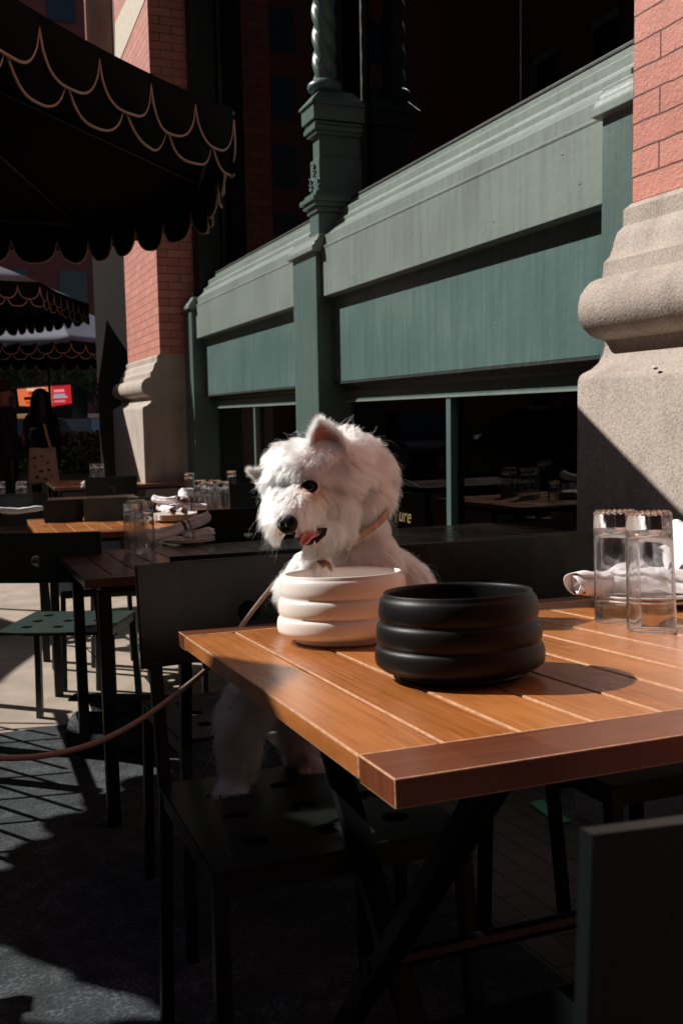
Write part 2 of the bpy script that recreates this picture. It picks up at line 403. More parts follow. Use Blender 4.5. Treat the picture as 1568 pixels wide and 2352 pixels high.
sheet('road', -40, 2.4, ys, MT['asphalt'], -.14)
def carpet_mat():
    m, t, b = nodes('speckled_carpet')
    g = N(t, 'NewGeometry'); n = N(t, 'TexNoise'); n.inputs['Scale'].default_value = 120; n.inputs['Detail'].default_value = 4; t.links.new(g.outputs['Position'], n.inputs['Vector'])
    n1 = N(t, 'TexNoise'); n1.inputs['Scale'].default_value = 14; n1.inputs['Detail'].default_value = 5; t.links.new(g.outputs['Position'], n1.inputs['Vector'])
    mx = N(t, 'Mix', data_type='FLOAT'); mx.inputs[0].default_value = .4; t.links.new(n.outputs[0], mx.inputs[2]); t.links.new(n1.outputs[0], mx.inputs[3])
    r = ramp(t, mx.outputs[0], [(.36, (.008, .010, .013)), (.52, (.028, .034, .040)), (.68, (.10, .112, .124))])
    t.links.new(r.outputs[0], b.inputs['Base Color']); b.inputs['Roughness'].default_value = .95
    bp = N(t, 'Bump'); bp.inputs['Strength'].default_value = .6; bp.inputs['Distance'].default_value = .006
    t.links.new(n.outputs[0], bp.inputs['Height']); t.links.new(bp.outputs[0], b.inputs['Normal']); return m
MT['carpet'] = carpet_mat()
cp = sheet('carpet', -1.6, 1.02, [-2, 0, 1, 2.2, 3, 3.6, 3.84], MT['carpet'], .012, None, .012)
tag(cp, 'blue-grey speckled outdoor carpet laid on the pavement under the tables', 'carpet')
# paving strip by the wall
pv = sheet('paving', 1.022, 1.96, [-2, 0, 1, 2.2, 3.2], brick_mat('paver', (.09, .065, .05), (.07, .055, .045), (.02, .016, .013), 'ground'), .004)
gs = MB(); p = [onh(x, y, .012) for x, y in ((1215, 1843), (1245, 1836), (1310, 1885), (1280, 1892))]
c_ = sum(p) / 4
gs.add([tuple(q) for q in p] + [(q[0], q[1], q[2] - .006) for q in p], [(0, 1, 2, 3), (4, 7, 6, 5), (0, 4, 5, 1), (1, 5, 6, 2), (2, 6, 7, 3), (3, 7, 4, 0)])
tag(gs.build('ground_tape', simple('green_tape', (.10, .42, .16), .5)), 'bright green tape strip on the paving under the front table', 'tape')
# carpet roll
pc = onh(250, 1690, .0)
b = MB(); pts = []
for i in range(28):
    a = -.6 + i * .33; r = .045 + .0035 * i; pts.append((r * cos(a), r * sin(a) + .06))
prof = [(p[0] * 1.0, max(p[1], .0) + .016) for p in pts]
inn = [(p[0] * .86, max(p[1] * .92, .0) + .02) for p in pts]
V = [(x, y, z) for (x, z) in prof for y in (0, .35)]
b.add(V, [(2 * i, 2 * i + 1, 2 * i + 3, 2 * i + 2) for i in range(len(prof) - 1)])
cr = b.build('carpet_roll', MT['carpet'], smooth=True)
sm = cr.modifiers.new('s', 'SOLIDIFY'); sm.thickness = .007
cr.matrix_world = frame(pc[0] + .16, pc[1] - .33, radians(-55))
tag(cr, 'curled-up end of the grey carpet lying behind the second table leg', 'carpet')

# ================================================================== STOREFRONT
XP, XF = 1.75, 1.966
Y0, YL0, YL1 = 2.174, 8.436, 10.04
ZT = 7.5
sf = tag(empty('storefront', (XF, 5.3, -.3)), 'green painted cast-iron storefront with panels, ledge and display windows between the two brick piers', 'storefront')
sf_inv = sf.matrix_world.copy()
def world_child(o, p):
    o.parent = p; o.matrix_parent_inverse = Matrix.Translation(-Vector(p.location)); return o
def SB(name, mat, parent, b, **k): return world_child(b.build(name, mat, **k), parent)
bays = [(2.174, 5.147, 2.59), (5.539, 8.13, 5.539)]
prof_f = [(.034, 1.65), (.034, 1.912), (.031, 1.918), (.031, 1.926), (.046, 1.932), (.046, 1.985), (.062, 1.995), (.105, 2.035), (.112, 2.045), (.112, 2.07), (.14, 2.085),
          (.15, 2.10), (.15, 2.135), (.162, 2.145), (.19, 2.15), (.20, 2.16), (.20, 2.185), (.212, 2.19)]
def xyz(p): return (XF + p[0], p[1])
for k, (a, c, vis) in enumerate([(2.59, 5.147, 0), (5.539, 8.13, 0)]):
    poly = [xyz(p) for p in prof_f] + [(XF + .5, 2.19), (XF + .5, 1.66), (XF + .12, 1.66), (XF + .12, 1.65)]
    SB('fascia', MT['fascia'], sf, MB().prism(poly, a, c), bevel=.0015, seg=1)
    # recessed panel and small mouldings
    SB('panel', MT['panel'], sf, MB().box(XF + .103, XF + .16, a, c, 1.172, 1.656))
    SB('sill_moulding', MT['green_shaded'], sf, MB().prism([(XF + .098, 1.158), (XF + .098, 1.17), (XF + .19, 1.17), (XF + .19, 1.118), (XF + .172, 1.118), (XF + .165, 1.135), (XF + .14, 1.14), (XF + .135, 1.158)], a, c))  # dark colour stands in for the shade below the panel
    wn = SB('lower_window', MT['frame'], sf, MB().box(XF + .172, XF + .245, a, c, 1.062, 1.118).box(XF + .182, XF + .245, a, c, .12, .20)
            .box(XF + .174, XF + .244, (a + c) / 2 - .022 + (.062 if k == 0 else .13), (a + c) / 2 + .022 + (.062 if k == 0 else .13), .20, 1.062), bevel=.003)
    wn2 = SB('frame_lip', MT['fascia'], sf, MB().box(XF + .167, XF + .185, a, c, 1.056, 1.066))
    pn = SB('pane', MT['glasswin'], sf, MB().box(XF + .21, XF + .214, a, c, .15, 1.1)); 
    pn.parent = wn; pn.matrix_parent_inverse = Matrix.Identity(4)
    SB('bulkhead', MT['green_shaded'], sf, MB().box(XF + .19, XF + .26, a, c, -.6, .12))
    # upper display window
    uw = SB('upper_window', MT['green_shaded'], sf, MB().box(XF + .20, XF + .35, a, c, 2.19, 2.205).box(XF + .29, XF + .35, a, a + .05, 2.2, 5.0).box(XF + .29, XF + .35, c - .03, c, 2.2, 5.0).box(XF + .29, XF + .35, a, c, 4.9, 5.1), bevel=.004)
    pn = SB('pane', MT['glasswin'], sf, MB().box(XF + .315, XF + .32, a, c, 2.2, 5.0)); pn.parent = uw; pn.matrix_parent_inverse = Matrix.Identity(4)
    SB('lintel', MT['green_shaded'], sf, MB().box(XF + .02, XF + .4, a, c, 5.0, 5.6))
bl = MB()
for (y, z, d) in [(2.75, 1.74, .034), (2.85, 1.86, .034), (3.3, 1.72, .034), (4.0, 1.80, .034), (4.7, 1.70, .034), (4.9, 1.86, .034), (5.9, 1.72, .034), (7.2, 1.80, .034), (4.6, 1.56, .103), (4.52, 1.50, .103), (4.57, 1.45, .103), (3.4, 1.34, .103), (2.7, 1.6, .103)]:
    SB('rivet', MT['fascia'], sf, MB().ball((XF + d, y, z), .0045, 6, (.6, 1, 1)), smooth=True)
# pilasters with cap and pedestal column
def pilaster(y0, y1, name='pilaster', colm=True):
    b = MB()
    b.box(XF, XF + .3, y0, y1, -.6, 1.903)
    o = SB(name, MT['frame'], sf, b, bevel=.004)
    cap = MB()
    poly = [(XF + .0, 1.90), (XF - .028, 1.905), (XF - .028, 1.93), (XF - .02, 1.937), (XF - .012, 1.955), (XF + .002, 1.965), (XF + .006, 1.978), (XF + .014, 1.985), (XF + .014, 2.0), (XF + .3, 2.0), (XF + .3, 1.90)]
    cap.prism(poly, y0 - .02, y1 + .02)
    SB('pilaster_cap', MT['fascia'], sf, cap, bevel=.003)
    yc0, yc1 = y0 - .003, y0 + .137
    if not colm: return
    pd = MB()
    pd.box(XF + .02, XF + .3, yc0, yc1, 2.0, 2.12)
    for (z0, z1, e) in [(2.12, 2.15, .012), (2.15, 2.175, .03), (2.175, 2.2, .045), (2.2, 2.225, .022), (2.545, 2.565, .006), (2.565, 2.59, .02), (2.595, 2.612, .014), (2.618, 2.70, .028), (2.70, 2.712, .04)]:
        pd.box(XF + .02 - e, XF + .3, yc0 - e, yc1 + e, z0, z1)
    pd.box(XF + .03, XF + .3, yc0 + .0, yc1 - .0, 2.225, 2.42).box(XF + .04, XF + .3, yc0 + .02, yc1 - .02, 2.42, 2.545)
    # sloping shoulder
    e = .04; ym = (yc0 + yc1) / 2; hw = (yc1 - yc0) / 2
    V = [(XF + .02 - e, ym - hw - e, 2.712), (XF + .3, ym - hw - e, 2.712), (XF + .3, ym + hw + e, 2.712), (XF + .02 - e, ym + hw + e, 2.712),
         (XF + .05, ym - hw + .02, 2.79), (XF + .25, ym - hw + .02, 2.79), (XF + .25, ym + hw - .02, 2.79), (XF + .05, ym + hw - .02, 2.79)]
    pd.add(V, [(0, 1, 5, 4), (1, 2, 6, 5), (2, 3, 7, 6), (3, 0, 4, 7), (4, 5, 6, 7), (3, 2, 1, 0)])
    SB('pedestal', MT['frame'], sf, pd, bevel=.004, merge=False)
    # carved ornament: three bud clusters
    orn = MB()
    for (oy, oz, s_) in [(0, 2.36, 1), (.05, 2.285, 1.1), (-.055, 2.27, 1.1)]:
        orn.ball((XF + .035, ym + oy, oz), .022 * s_, 8, (.5, 1, 1.7))
        for q in range(7):
            orn.ball((XF + .024, ym + oy + .014 * sin(q * 2.4), oz - .03 + .011 * q), .008, 6)
    SB('ornament', MT['frame'], sf, orn, smooth=True)
    # base ring + twisted shaft
    xc = XF + .10; sh = MB()
    sh.lathe([(.085, 2.79), (.095, 2.80), (.099, 2.815), (.095, 2.83), (.082, 2.842), (.070, 2.85)], 40, (xc, ym, 0))
    nz, na = 260, 72; V = []
    for i in range(nz):
        z = 2.85 + (ZT - .5 - 2.85) * i / (nz - 1)
        for k in range(na):
            a = 2 * pi * k / na
            ph = 3 * (a) + z * 2 * pi * 3 / .40
            r = .048 + .021 * abs(sin(ph / 2)) ** .8
            V.append((xc + r * cos(a), ym + r * sin(a), z))
    sh.add(V, [(i * na + k, i * na + (k + 1) % na, (i + 1) * na + (k + 1) % na, (i + 1) * na + k) for i in range(nz - 1) for k in range(na)])
    SB('twisted_column', MT['frame'], sf, sh, smooth=True, merge=False)
pilaster(5.147, 5.539)
pilaster(8.13, 8.43, colm=False)
SB('corner_post', MT['green_shaded'], sf, MB().box(XF + .10, XF + .3, 8.2, 8.43, 2.0, 5.2), bevel=.01)
pilaster(2.18, 2.588)
# interior behind the windows
SB('interior_wall', MT['dark'], sf, MB().box(XF + 2.6, XF + 2.7, 2.2, 8.4, -.4, 6.5).box(XF + .3, XF + 2.7, 8.4, 8.45, -.4, 6.5).box(XF + .3, XF + 2.7, 2.1, 2.17, -.4, 6.5)
   .box(XF + .3, XF + 2.7, 2.2, 8.4, 1.56, 1.64).box(XF + .3, XF + 2.7, 2.2, 8.4, -.5, -.4).box(XF + .3, XF + 2.7, 2.2, 8.4, 6.4, 6.5))
# thin tinted sheets inside the lower glass, painted stand-ins for faint reflected arches
fm = bpy.data.materials.new('arch_reflection'); fm.use_nodes = True; t_ = fm.node_tree; t_.nodes.clear()
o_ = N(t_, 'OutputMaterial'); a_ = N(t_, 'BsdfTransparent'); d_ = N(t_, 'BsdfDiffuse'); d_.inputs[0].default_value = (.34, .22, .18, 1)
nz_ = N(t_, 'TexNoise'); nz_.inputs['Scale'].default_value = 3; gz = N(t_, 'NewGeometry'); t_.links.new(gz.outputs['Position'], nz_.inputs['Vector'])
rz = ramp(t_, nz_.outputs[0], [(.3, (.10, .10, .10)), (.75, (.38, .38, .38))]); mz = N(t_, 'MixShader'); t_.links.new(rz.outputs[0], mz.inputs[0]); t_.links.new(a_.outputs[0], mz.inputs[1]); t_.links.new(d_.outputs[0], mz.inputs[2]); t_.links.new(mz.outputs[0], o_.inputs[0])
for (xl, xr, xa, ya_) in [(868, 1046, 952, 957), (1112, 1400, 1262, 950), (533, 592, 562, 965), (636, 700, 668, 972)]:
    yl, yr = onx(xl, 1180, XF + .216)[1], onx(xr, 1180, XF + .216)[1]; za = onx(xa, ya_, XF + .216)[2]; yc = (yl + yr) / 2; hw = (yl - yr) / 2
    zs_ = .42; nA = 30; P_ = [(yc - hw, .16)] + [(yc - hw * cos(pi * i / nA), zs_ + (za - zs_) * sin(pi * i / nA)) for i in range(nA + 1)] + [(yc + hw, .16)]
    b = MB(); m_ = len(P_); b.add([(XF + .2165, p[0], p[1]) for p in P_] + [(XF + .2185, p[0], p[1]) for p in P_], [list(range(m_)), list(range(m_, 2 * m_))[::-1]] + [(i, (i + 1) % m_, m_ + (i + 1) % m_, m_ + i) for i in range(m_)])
    SB('arched_reflection', fm, sf, b)
cu_ = MB(); cpts = [onx(x, y, XF + .5) for x, y in ((1205, 1180), (1212, 1120), (1228, 1050), (1236, 1060), (1240, 1180))]
cu_.add([tuple(p) for p in cpts] + [(p[0] + .02, p[1], p[2]) for p in cpts], [(0, 1, 2, 3, 4), (9, 8, 7, 6, 5)] + [(i, (i + 1) % 5, 5 + (i + 1) % 5, 5 + i) for i in range(5)])
SB('reflection_strip', simple('cream_reflection', (.30, .22, .14), .9, .3, 30, 0, 60, .1, 0, 0, (1, 30, 1)), sf, cu_)  # cream strip painted in place of the sunlit pier's reflection in the pane
# gold letters on the glass
def text_mesh(body, size, name, mat, shear=0, extrude=.0008):
    fc = bpy.data.curves.new('t', 'FONT'); fc.body = body; fc.size = size; fc.extrude = extrude; fc.shear = shear
    tmp = bpy.data.objects.new('t', fc); col.objects.link(tmp); d_ = bpy.context.evaluated_depsgraph_get(); ml = bpy.data.meshes.new_from_object(tmp.evaluated_get(d_)); bpy.data.objects.remove(tmp)
    ml.materials.clear(); ml.materials.append(mat); o = bpy.data.objects.new(name, ml); col.objects.link(o); return o
lt = text_mesh('ure', .105, 'window_lettering', MT['gold'], .25)
lp = onx(915, 1196, XF + .205)
lt.data.transform(Matrix(((0, 0, -1, lp[0]), (-1, 0, 0, lp[1]), (0, 1, 0, lp[2]), (0, 0, 0, 1)))); world_child(lt, sf)

# piers
pp = [(0.0, 1.542), (0.027, 1.522), (0.028, 1.478), (0.046, 1.462), (.056, 1.44), (0.061, 1.422), (0.07, 1.398), (0.090, 1.380), (0.094, 1.34), (.11, 1.336), (.135, 1.325), (0.152, 1.308), (.166, 1.288), (0.172, 1.262),
      (.172, 1.24), (0.165, 1.218), (0.150, 1.200), (.134, 1.187), (0.117, 1.179), (0.085, 1.172), (0.083, 1.158), (0.09, 1.135), (0.104, 1.112), (.128, 1.095), (0.155, 1.084), (0.165, 1.076), (0.171, 1.062), (0.171, -.8)]
def pier(y0, y1, label, xb, hi=ZT, low=None):
    o = tag(empty('brick_pier', (XP, y0, -.3)), label, 'pier', 'brick piers of the storefront')
    SB('brick_shaft', MT['brick'], o, MB().box(XP, xb, y0, y1, 1.542, hi), bevel=.002, seg=1)
    poly = [(XP - a, z) for a, z in pp] + [(xb, -.8), (xb, 1.541)]
    SB('stone_base', MT['stone'], o, MB().prism(poly, y0 + .001, y1 - .001), auto=.6)
    return o
pr = pier(.3, Y0, 'near brick pier on a moulded granite base, at the right edge beside the front table', 2.5)
pl = pier(YL0, YL1, 'far brick pier with pale stone base, beyond the green panels', 2.5)
# diagonal white band on the far pier, flush paint
b = MB(); q0 = [onx(x, y, XP - .004) for x, y in ((330, 0), (372, -60), (300, -60), (265, 135), (270, 235), (282, 150))]
band = [onx(x, y, XP) for x, y in ((338, -10), (296, -10), (266, 55), (266, 137), (277, 138))]
b.add([(XP - .006, p[1], p[2]) for p in band] + [(XP + .01, p[1], p[2]) for p in band], [(0, 1, 2, 3, 4), (9, 8, 7, 6, 5)] + [(i, (i + 1) % 5, 5 + (i + 1) % 5, 5 + i) for i in range(5)])
SB('stone_band', simple('limestone', (.62, .55, .44), .8), pl, b)
# fly on the near pier
fp = onx(1505, 846, XP - .172)
fl_ = tag(empty('fly', tuple(fp)), 'tiny fly sitting on the granite base of the near pier', 'fly')
MB().ball((-.003, 0, 0), .0035, 8, (1, 1.8, 1)).ball((-.003, -.007, 0), .0025, 6).build('body', MT['carb'], fl_, smooth=True)
MB().ball((-.006, .002, .003), .004, 6, (.2, 2, 1)).build('wing', MT['plate'], fl_)

# dark neighbouring facade further up the street
nb = tag(empty('brick_building', (2.1, 12, -.3)), 'dark red brick building in shade further up the street, left of the far pier', 'building')
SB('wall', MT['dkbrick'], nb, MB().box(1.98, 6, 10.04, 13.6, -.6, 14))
SB('storefront_bay', MT['dark'], nb, MB().box(1.93, 1.99, 10.3, 13.5, -.5, 3.6))
for (ya, yb, za, zb) in [(11.3, 13.2, 4.3, 8.5)]:
    wf = SB('window', simple('brown_frame', (.16, .07, .045), .5), nb, MB().box(1.95, 1.985, ya - .1, yb + .1, za - .1, zb + .1))
    q = SB('pane', simple('brown_glass', (.06, .03, .02), .15, .4, 1), nb, MB().box(1.935, 1.948, ya, yb, za, (za + zb) / 2 - .06).box(1.935, 1.948, ya, yb, (za + zb) / 2 + .06, zb)); q.parent = wf
SB('cornice', MT['dark'], nb, MB().box(1.76, 2, 10.1, 13.6, 3.7, 4.0))
# far end of the street
fb = tag(empty('tall_building', (-10, 62, 0)), 'tall shaded facade closing the end of the street', 'building')
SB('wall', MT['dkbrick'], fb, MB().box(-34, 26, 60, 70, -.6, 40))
dg_ = simple('dark_glass', (.02, .022, .025), .1)
for i in range(14):
    for j in range(6): SB('window', dg_, fb, MB().box(-24 + i * 3.4, -22.4 + i * 3.4, 59.93, 60.05, 3 + j * 4.2, 5.6 + j * 4.2))
# opposite side of the street (seen mirrored in the panes)
def opposite(y0, y1, h, mat, lab, x=-17):
    o = tag(empty('row_house', (x, (y0 + y1) / 2, 0)), lab, 'building')
    SB('wall', mat, o, MB().box(x - 8, x, y0, y1, -.6, h))
    SB('cornice', MT['stone'], o, MB().box(x, x + .5, y0 + .02, y1 - .02, h - .7, h - .1))
    k = 0; nwy = int((y1 - y0) / 3.2)
    for i in range(nwy):
        for j in range(int((h - 2) / 3.6)):
            yc = y0 + (i + .5) * (y1 - y0) / nwy; z = 1.2 + j * 3.6
            f = SB('window', MT['stone'], o, MB().box(x, x + .14, yc - .75, yc + .75, z - .15, z + .02).box(x, x + .14, yc - .75, yc + .75, z + 2.1, z + 2.35))
            g = SB('pane', simple('dark_pane', (.02, .025, .03), .08) if k == 0 else bpy.data.materials['dark_pane'], o, MB().box(x, x + .03, yc - .6, yc + .6, z + .02, z + 2.1)); g.parent = f
            k += 1
opposite(-24, -2.02, 24, MT['dkbrick'], 'red brick building across the street, mirrored in the display window')
opposite(-2, 8.5, 24, simple('tan_wall', (.3, .2, .15), .8), 'tan building across the street behind the camera side')
opposite(8.52, 33.5, 18.5, MT['dkbrick'], 'second red brick building across the street, further up')
bk = tag(empty('rear_building', (0, -20, 0)), 'grey building down the street behind the viewer', 'building')
SB('wall', simple('grey_wall', (.09, .085, .08), .9), bk, MB().box(-25, 8, -30, -14.1, -.6, 40))
rb = tag(empty('upper_building', (3, -3, 0)), 'brick wall of the same building continuing past the near pier', 'building')
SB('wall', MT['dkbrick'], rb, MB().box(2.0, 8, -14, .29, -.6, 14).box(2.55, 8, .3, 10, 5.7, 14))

# ================================================================== FURNITURE
def make_table(name, mats, W=1.13, D=.905, x_legs=False):
    t = empty(name)
    pl_, en = mats[:2]; wn_ = mats[2] if len(mats) > 2 else mats[0]
    b = MB(); n = int(W / .0798)
    for i in range(n):
        x0, x1 = i * .0798 + (.0 if i == 0 else .0028), min((i + 1) * .0798, W) - .0022
        b.box(x0, x1, .0795, D - .058, -.022, 0)
    b.build('planks', [pl_, wn_], t, bevel=.0020, seg=2, bmat=1)
    MB().box(0, W, 0, .078, -.024, .0006).build('end_board', [en, wn_], t, bevel=.0014, seg=2, bmat=1)
    MB().box(0, W, D - .0565, D, -.024, .0006).build('end_board', [en, wn_], t, bevel=.0014, seg=2, bmat=1)
    MB().box(.05, W - .05, .07, D - .07, -.05, -.0225).build('under_frame', MT['metal'], t)
    if x_legs:
        for sx in (.16, W - .16):
            MB().bar((sx, .12, -.05), (sx, D - .14, -.728), .034, .02).build('leg', MT['metal'], t)
            MB().bar((sx + .025, D - .12, -.05), (sx + .025, .14, -.728), .034, .02).build('leg', MT['metal'], t)
        MB().tube([(.14, D / 2, -.39), (W - .14, D / 2, -.39)], .012).build('crossbar', MT['metal'], t)
    else:
        for sx in (.06, W - .06):
            for sy in (.09, D - .09):
                MB().box(sx - .018, sx + .018, sy - .018, sy + .018, -.73, -.045).build('leg', MT['metal'], t, bevel=.002)
    return t
T1 = make_table('cafe_table', (MT['woodL'], MT['woodE'], MT['worn']), x_legs=True)
T1.matrix_world = TF
tag(T1, 'orange varnished wooden table in the foreground holding the two dog bowls', 'table')
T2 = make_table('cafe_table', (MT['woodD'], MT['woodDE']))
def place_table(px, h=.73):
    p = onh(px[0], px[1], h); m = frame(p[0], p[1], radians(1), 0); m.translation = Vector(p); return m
T2.matrix_world = place_table((195, 1332)); tag(T2, 'dark wooden table in shade, second from the viewer, with lilac napkins', 'table')
T2b = copy_tree(T2, label='dark wooden table against the storefront window, right of the dog')
p = onh(1010, 1240, .73); m = frame(p[0], 2.72, 0); m.translation = Vector((1.36, 2.72, zg(2.72) + .73)); T2b.matrix_world = m
T2b['category'] = 'table'
T3 = make_table('cafe_table', (MT['woodL'], MT['woodE'], MT['worn']), W=1.3)
T3.matrix_world = place_table((90, 1230)); tag(T3, 'sunlit orange wooden table, third from the viewer, with white napkin rolls', 'table')
T4 = copy_tree(T3, label='far wooden table with its lit edge showing, left of the far pier base', mw=place_table((125, 1120)))
T5 = copy_tree(T3, label='wooden table close to the storefront, partly hidden behind the dog head', mw=place_table((505, 1139)))
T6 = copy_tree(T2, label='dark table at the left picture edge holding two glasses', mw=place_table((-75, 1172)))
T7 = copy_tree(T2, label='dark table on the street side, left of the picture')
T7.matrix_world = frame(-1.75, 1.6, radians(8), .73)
for t_ in (T4, T5, T6, T7): t_['category'] = 'table'

def plate_holes(w_, d_, holes, r, th, name, mat, parent, curve=0, fr=None):
    bm = bmesh.new(); es = []
    nx, ny = 10, 10
    ring = [(-w_ / 2 + w_ * i / nx, -d_ / 2) for i in range(nx)] + [(w_ / 2, -d_ / 2 + d_ * i / ny) for i in range(ny)] + [(w_ / 2 - w_ * i / nx, d_ / 2) for i in range(nx)] + [(-w_ / 2, d_ / 2 - d_ * i / ny) for i in range(ny)]
    def loop(pts):
        vs = [bm.verts.new((p[0], p[1], 0)) for p in pts]
        for i in range(len(vs)): es.append(bm.edges.new((vs[i], vs[(i + 1) % len(vs)])))
    loop(ring)
    for (hx, hy) in holes:
        loop([(hx + r * cos(2 * pi * k / 18), hy + r * sin(2 * pi * k / 18)) for k in range(18)])
    bmesh.ops.triangle_fill(bm, edges=es, use_beauty=True)
    bmesh.ops.recalc_face_normals(bm, faces=bm.faces)
    ret = bmesh.ops.extrude_face_region(bm, geom=list(bm.faces))
    for v in [g for g in ret['geom'] if isinstance(g, bmesh.types.BMVert)]: v.co.z -= th
    bmesh.ops.recalc_face_normals(bm, faces=bm.faces)
    be = [e for e in bm.edges if len(e.link_faces) == 2 and e.calc_face_angle(0) > 1 and e.verts[0].co.z > -1e-6 and e.verts[1].co.z > -1e-6]
    bmesh.ops.bevel(bm, geom=be, offset=.003, segments=2, affect='EDGES')
    if curve:
        for v in bm.verts: v.co.z += curve * ((v.co.x / (w_ / 2)) ** 2)
    if fr is not None:
        for v in bm.verts: v.co = Vector(fr(v.co))
    me = bpy.data.meshes.new(name); bm.to_mesh(me); bm.free(); me.materials.append(mat)
    o = bpy.data.objects.new(name, me); col.objects.link(o); o.parent = parent; return o
def make_chair(mat):
    t = empty('metal_chair')
    W, D, S = .385, .43, .455
    seat = plate_holes(W, D, [(i * .11, j * .115 - .01) for i in (-1, 0, 1) for j in (-1, 0, 1)], .0185, .008, 'seat', mat, t, curve=.0, fr=lambda c: (c.x, c.y, c.z + S))
    MB().box(-W / 2 + .004, W / 2 - .004, -D / 2 + .003, -D / 2 + .009, S - .035, S - .009).box(-W / 2 + .003, -W / 2 + .009, -D / 2 + .01, D / 2 - .01, S - .035, S - .009).box(W / 2 - .009, W / 2 - .003, -D / 2 + .01, D / 2 - .01, S - .035, S - .009).build('apron', mat, t)
    # backrest, gently curved panel with one round hole
    def fr(c):
        z = .745 + c.y; y = D / 2 + .035 + .02 * (z - .65) / .2 * 1.0 - .018 * (1 - (c.x / (W / 2)) ** 2) * -1 + c.z * -1
        return (c.x, y, z)
    plate_holes(W + .03, .185, [(0, -.01)], .021, .012, 'backrest', mat, t, fr=fr)
    for s in (-1, 1):
        x = s * (W / 2 - .011)
        MB().bar((x, -D / 2 + .014, S - .009), (x + s * .012, -D / 2 - .0, 0), .022, .026, (0, 1, 0)).build('leg', mat, t, bevel=.002)
        MB().bar((x, D / 2 - .0, S - .009), (x + s * .012, D / 2 + .03, 0), .022, .026, (0, 1, 0)).bar((x, D / 2 + .0, S - .02), (x, D / 2 + .045, .66), .022, .022, (0, 1, 0)).build('leg', mat, t, bevel=.002)
    MB().bar((-W / 2 + .02, -.02, S - .05), (W / 2 - .02, -.02, S - .05), .02, .02).build('stretcher', mat, t)
    return t
CH = make_chair(MT['metal'])
GRP = 'dark green metal cafe chairs'
def chair(x, y, deg, label, first=False, h=0):
    m = frame(x, y, radians(deg)); c = CH if first else copy_tree(CH)
    c.matrix_world = m; tag(c, label, 'chair', GRP); return c
chair(.492, 1.372, 1.7, 'dark metal chair with holes in the seat on which the white dog stands', True)
chair(1.16, 1.40, 1.7, 'dark metal chair right of the dog with its backrest behind the white napkins')
p = onh(1368, 1884, .83)
chair(p[0] + .2075, p[1] + .222, 180, 'dark metal chair with its backrest corner filling the bottom right of the picture').scale = (1, 1, .976)
p = onh(400, 1294, .83)
chair(p[0] + .205, p[1] + .25, 180, 'dark metal chair back standing between the dog chair and the shaded table')
p = onh(1305, 1238, .83)
chair(p[0] - .19, p[1] + .25, 182, 'dark metal chair with curved backrest between the dog and the near pier')
chair(.62, 4.62, 0, 'dark metal chair on the far side of the sunlit table')
chair(1.12, 4.05, 180, 'dark metal chair right of the dog nose, on the near side of the sunlit table')
chair(1.16, 8.05, 175, 'far metal chair with small holes beneath the two small glasses')
chair(.30, 6.0, 180, 'metal chair at the left edge under the pair of glasses')
chair(1.95 - .2, 6.0, 182, 'metal chair in front of the table nearest the far pilaster')
chair(-.75, 2.2, 150, 'metal chair at the left edge of the picture, mostly outside it')
chair(-1.35, 1.15, 10, 'metal chair on the street side, outside the left edge')
# a pulled-out chair with lit green seat
CG = make_chair(MT['metal_lit'])
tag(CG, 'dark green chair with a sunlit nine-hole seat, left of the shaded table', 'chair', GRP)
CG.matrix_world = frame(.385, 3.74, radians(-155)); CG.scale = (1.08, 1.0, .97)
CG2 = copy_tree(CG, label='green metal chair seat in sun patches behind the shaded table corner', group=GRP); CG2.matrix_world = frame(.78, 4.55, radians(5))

# stand with disc foot
sp_ = onh(268, 1640, 0); st = tag(empty('folding_stand', mw=frame(sp_[0], sp_[1])), 'thin dark stand with a round foot and a slanted lit arm on the pavement', 'stand')
MB().lathe([(.0, 0), (.045, 0), (.047, .004), (.03, .01), (.008, .014), (0, .014)], 28).build('foot', MT['pole'], st, auto=.6)
MB().tube([(0, 0, .01), (.0, 0, .40)], .006).build('pole', MT['pole'], st)
MB().bar((0, 0, .40), (-.09, -.02, .34), .02, .004).build('arm', MT['chrome'], st)
MB().bar((-.0, 0, .16), (-.12, .0, .30), .012, .004).build('brace', MT['pole'], st)

# unseen railing added only to throw lattice shadows across the carpet
rl = tag(empty('shadow_barrier', (-.30, 2.75, 0)), 'unseen black lattice barrier added left of the picture for its shadow', 'barrier')
bars = MB()
ya, yb = 2.75, 4.5; xb = -.30
for i in range(8):
    y = ya + (yb - ya) * i / 8; z = zg(y)
    bars.bar((xb, y, z + .08), (xb, min(y + .4, yb), z + .72), .012, .012); bars.bar((xb, y, z + .72), (xb, min(y + .4, yb), z + .08), .012, .012)
world_child(bars.build('lattice', MT['metal']), rl)
world_child(MB().bar((xb, ya, zg(ya) + .76), (xb, yb + .2, zg(yb) + .76), .03, .03).bar((xb, ya, zg(ya) + .06), (xb, yb + .2, zg(yb) + .06), .02, .02).build('rail', MT['metal']), rl)
for y in (ya, (ya + yb) / 2, yb + .2): world_child(MB().box(xb - .02, xb + .02, y - .02, y + .02, zg(y), zg(y) + .8).build('post', MT['metal']), rl)

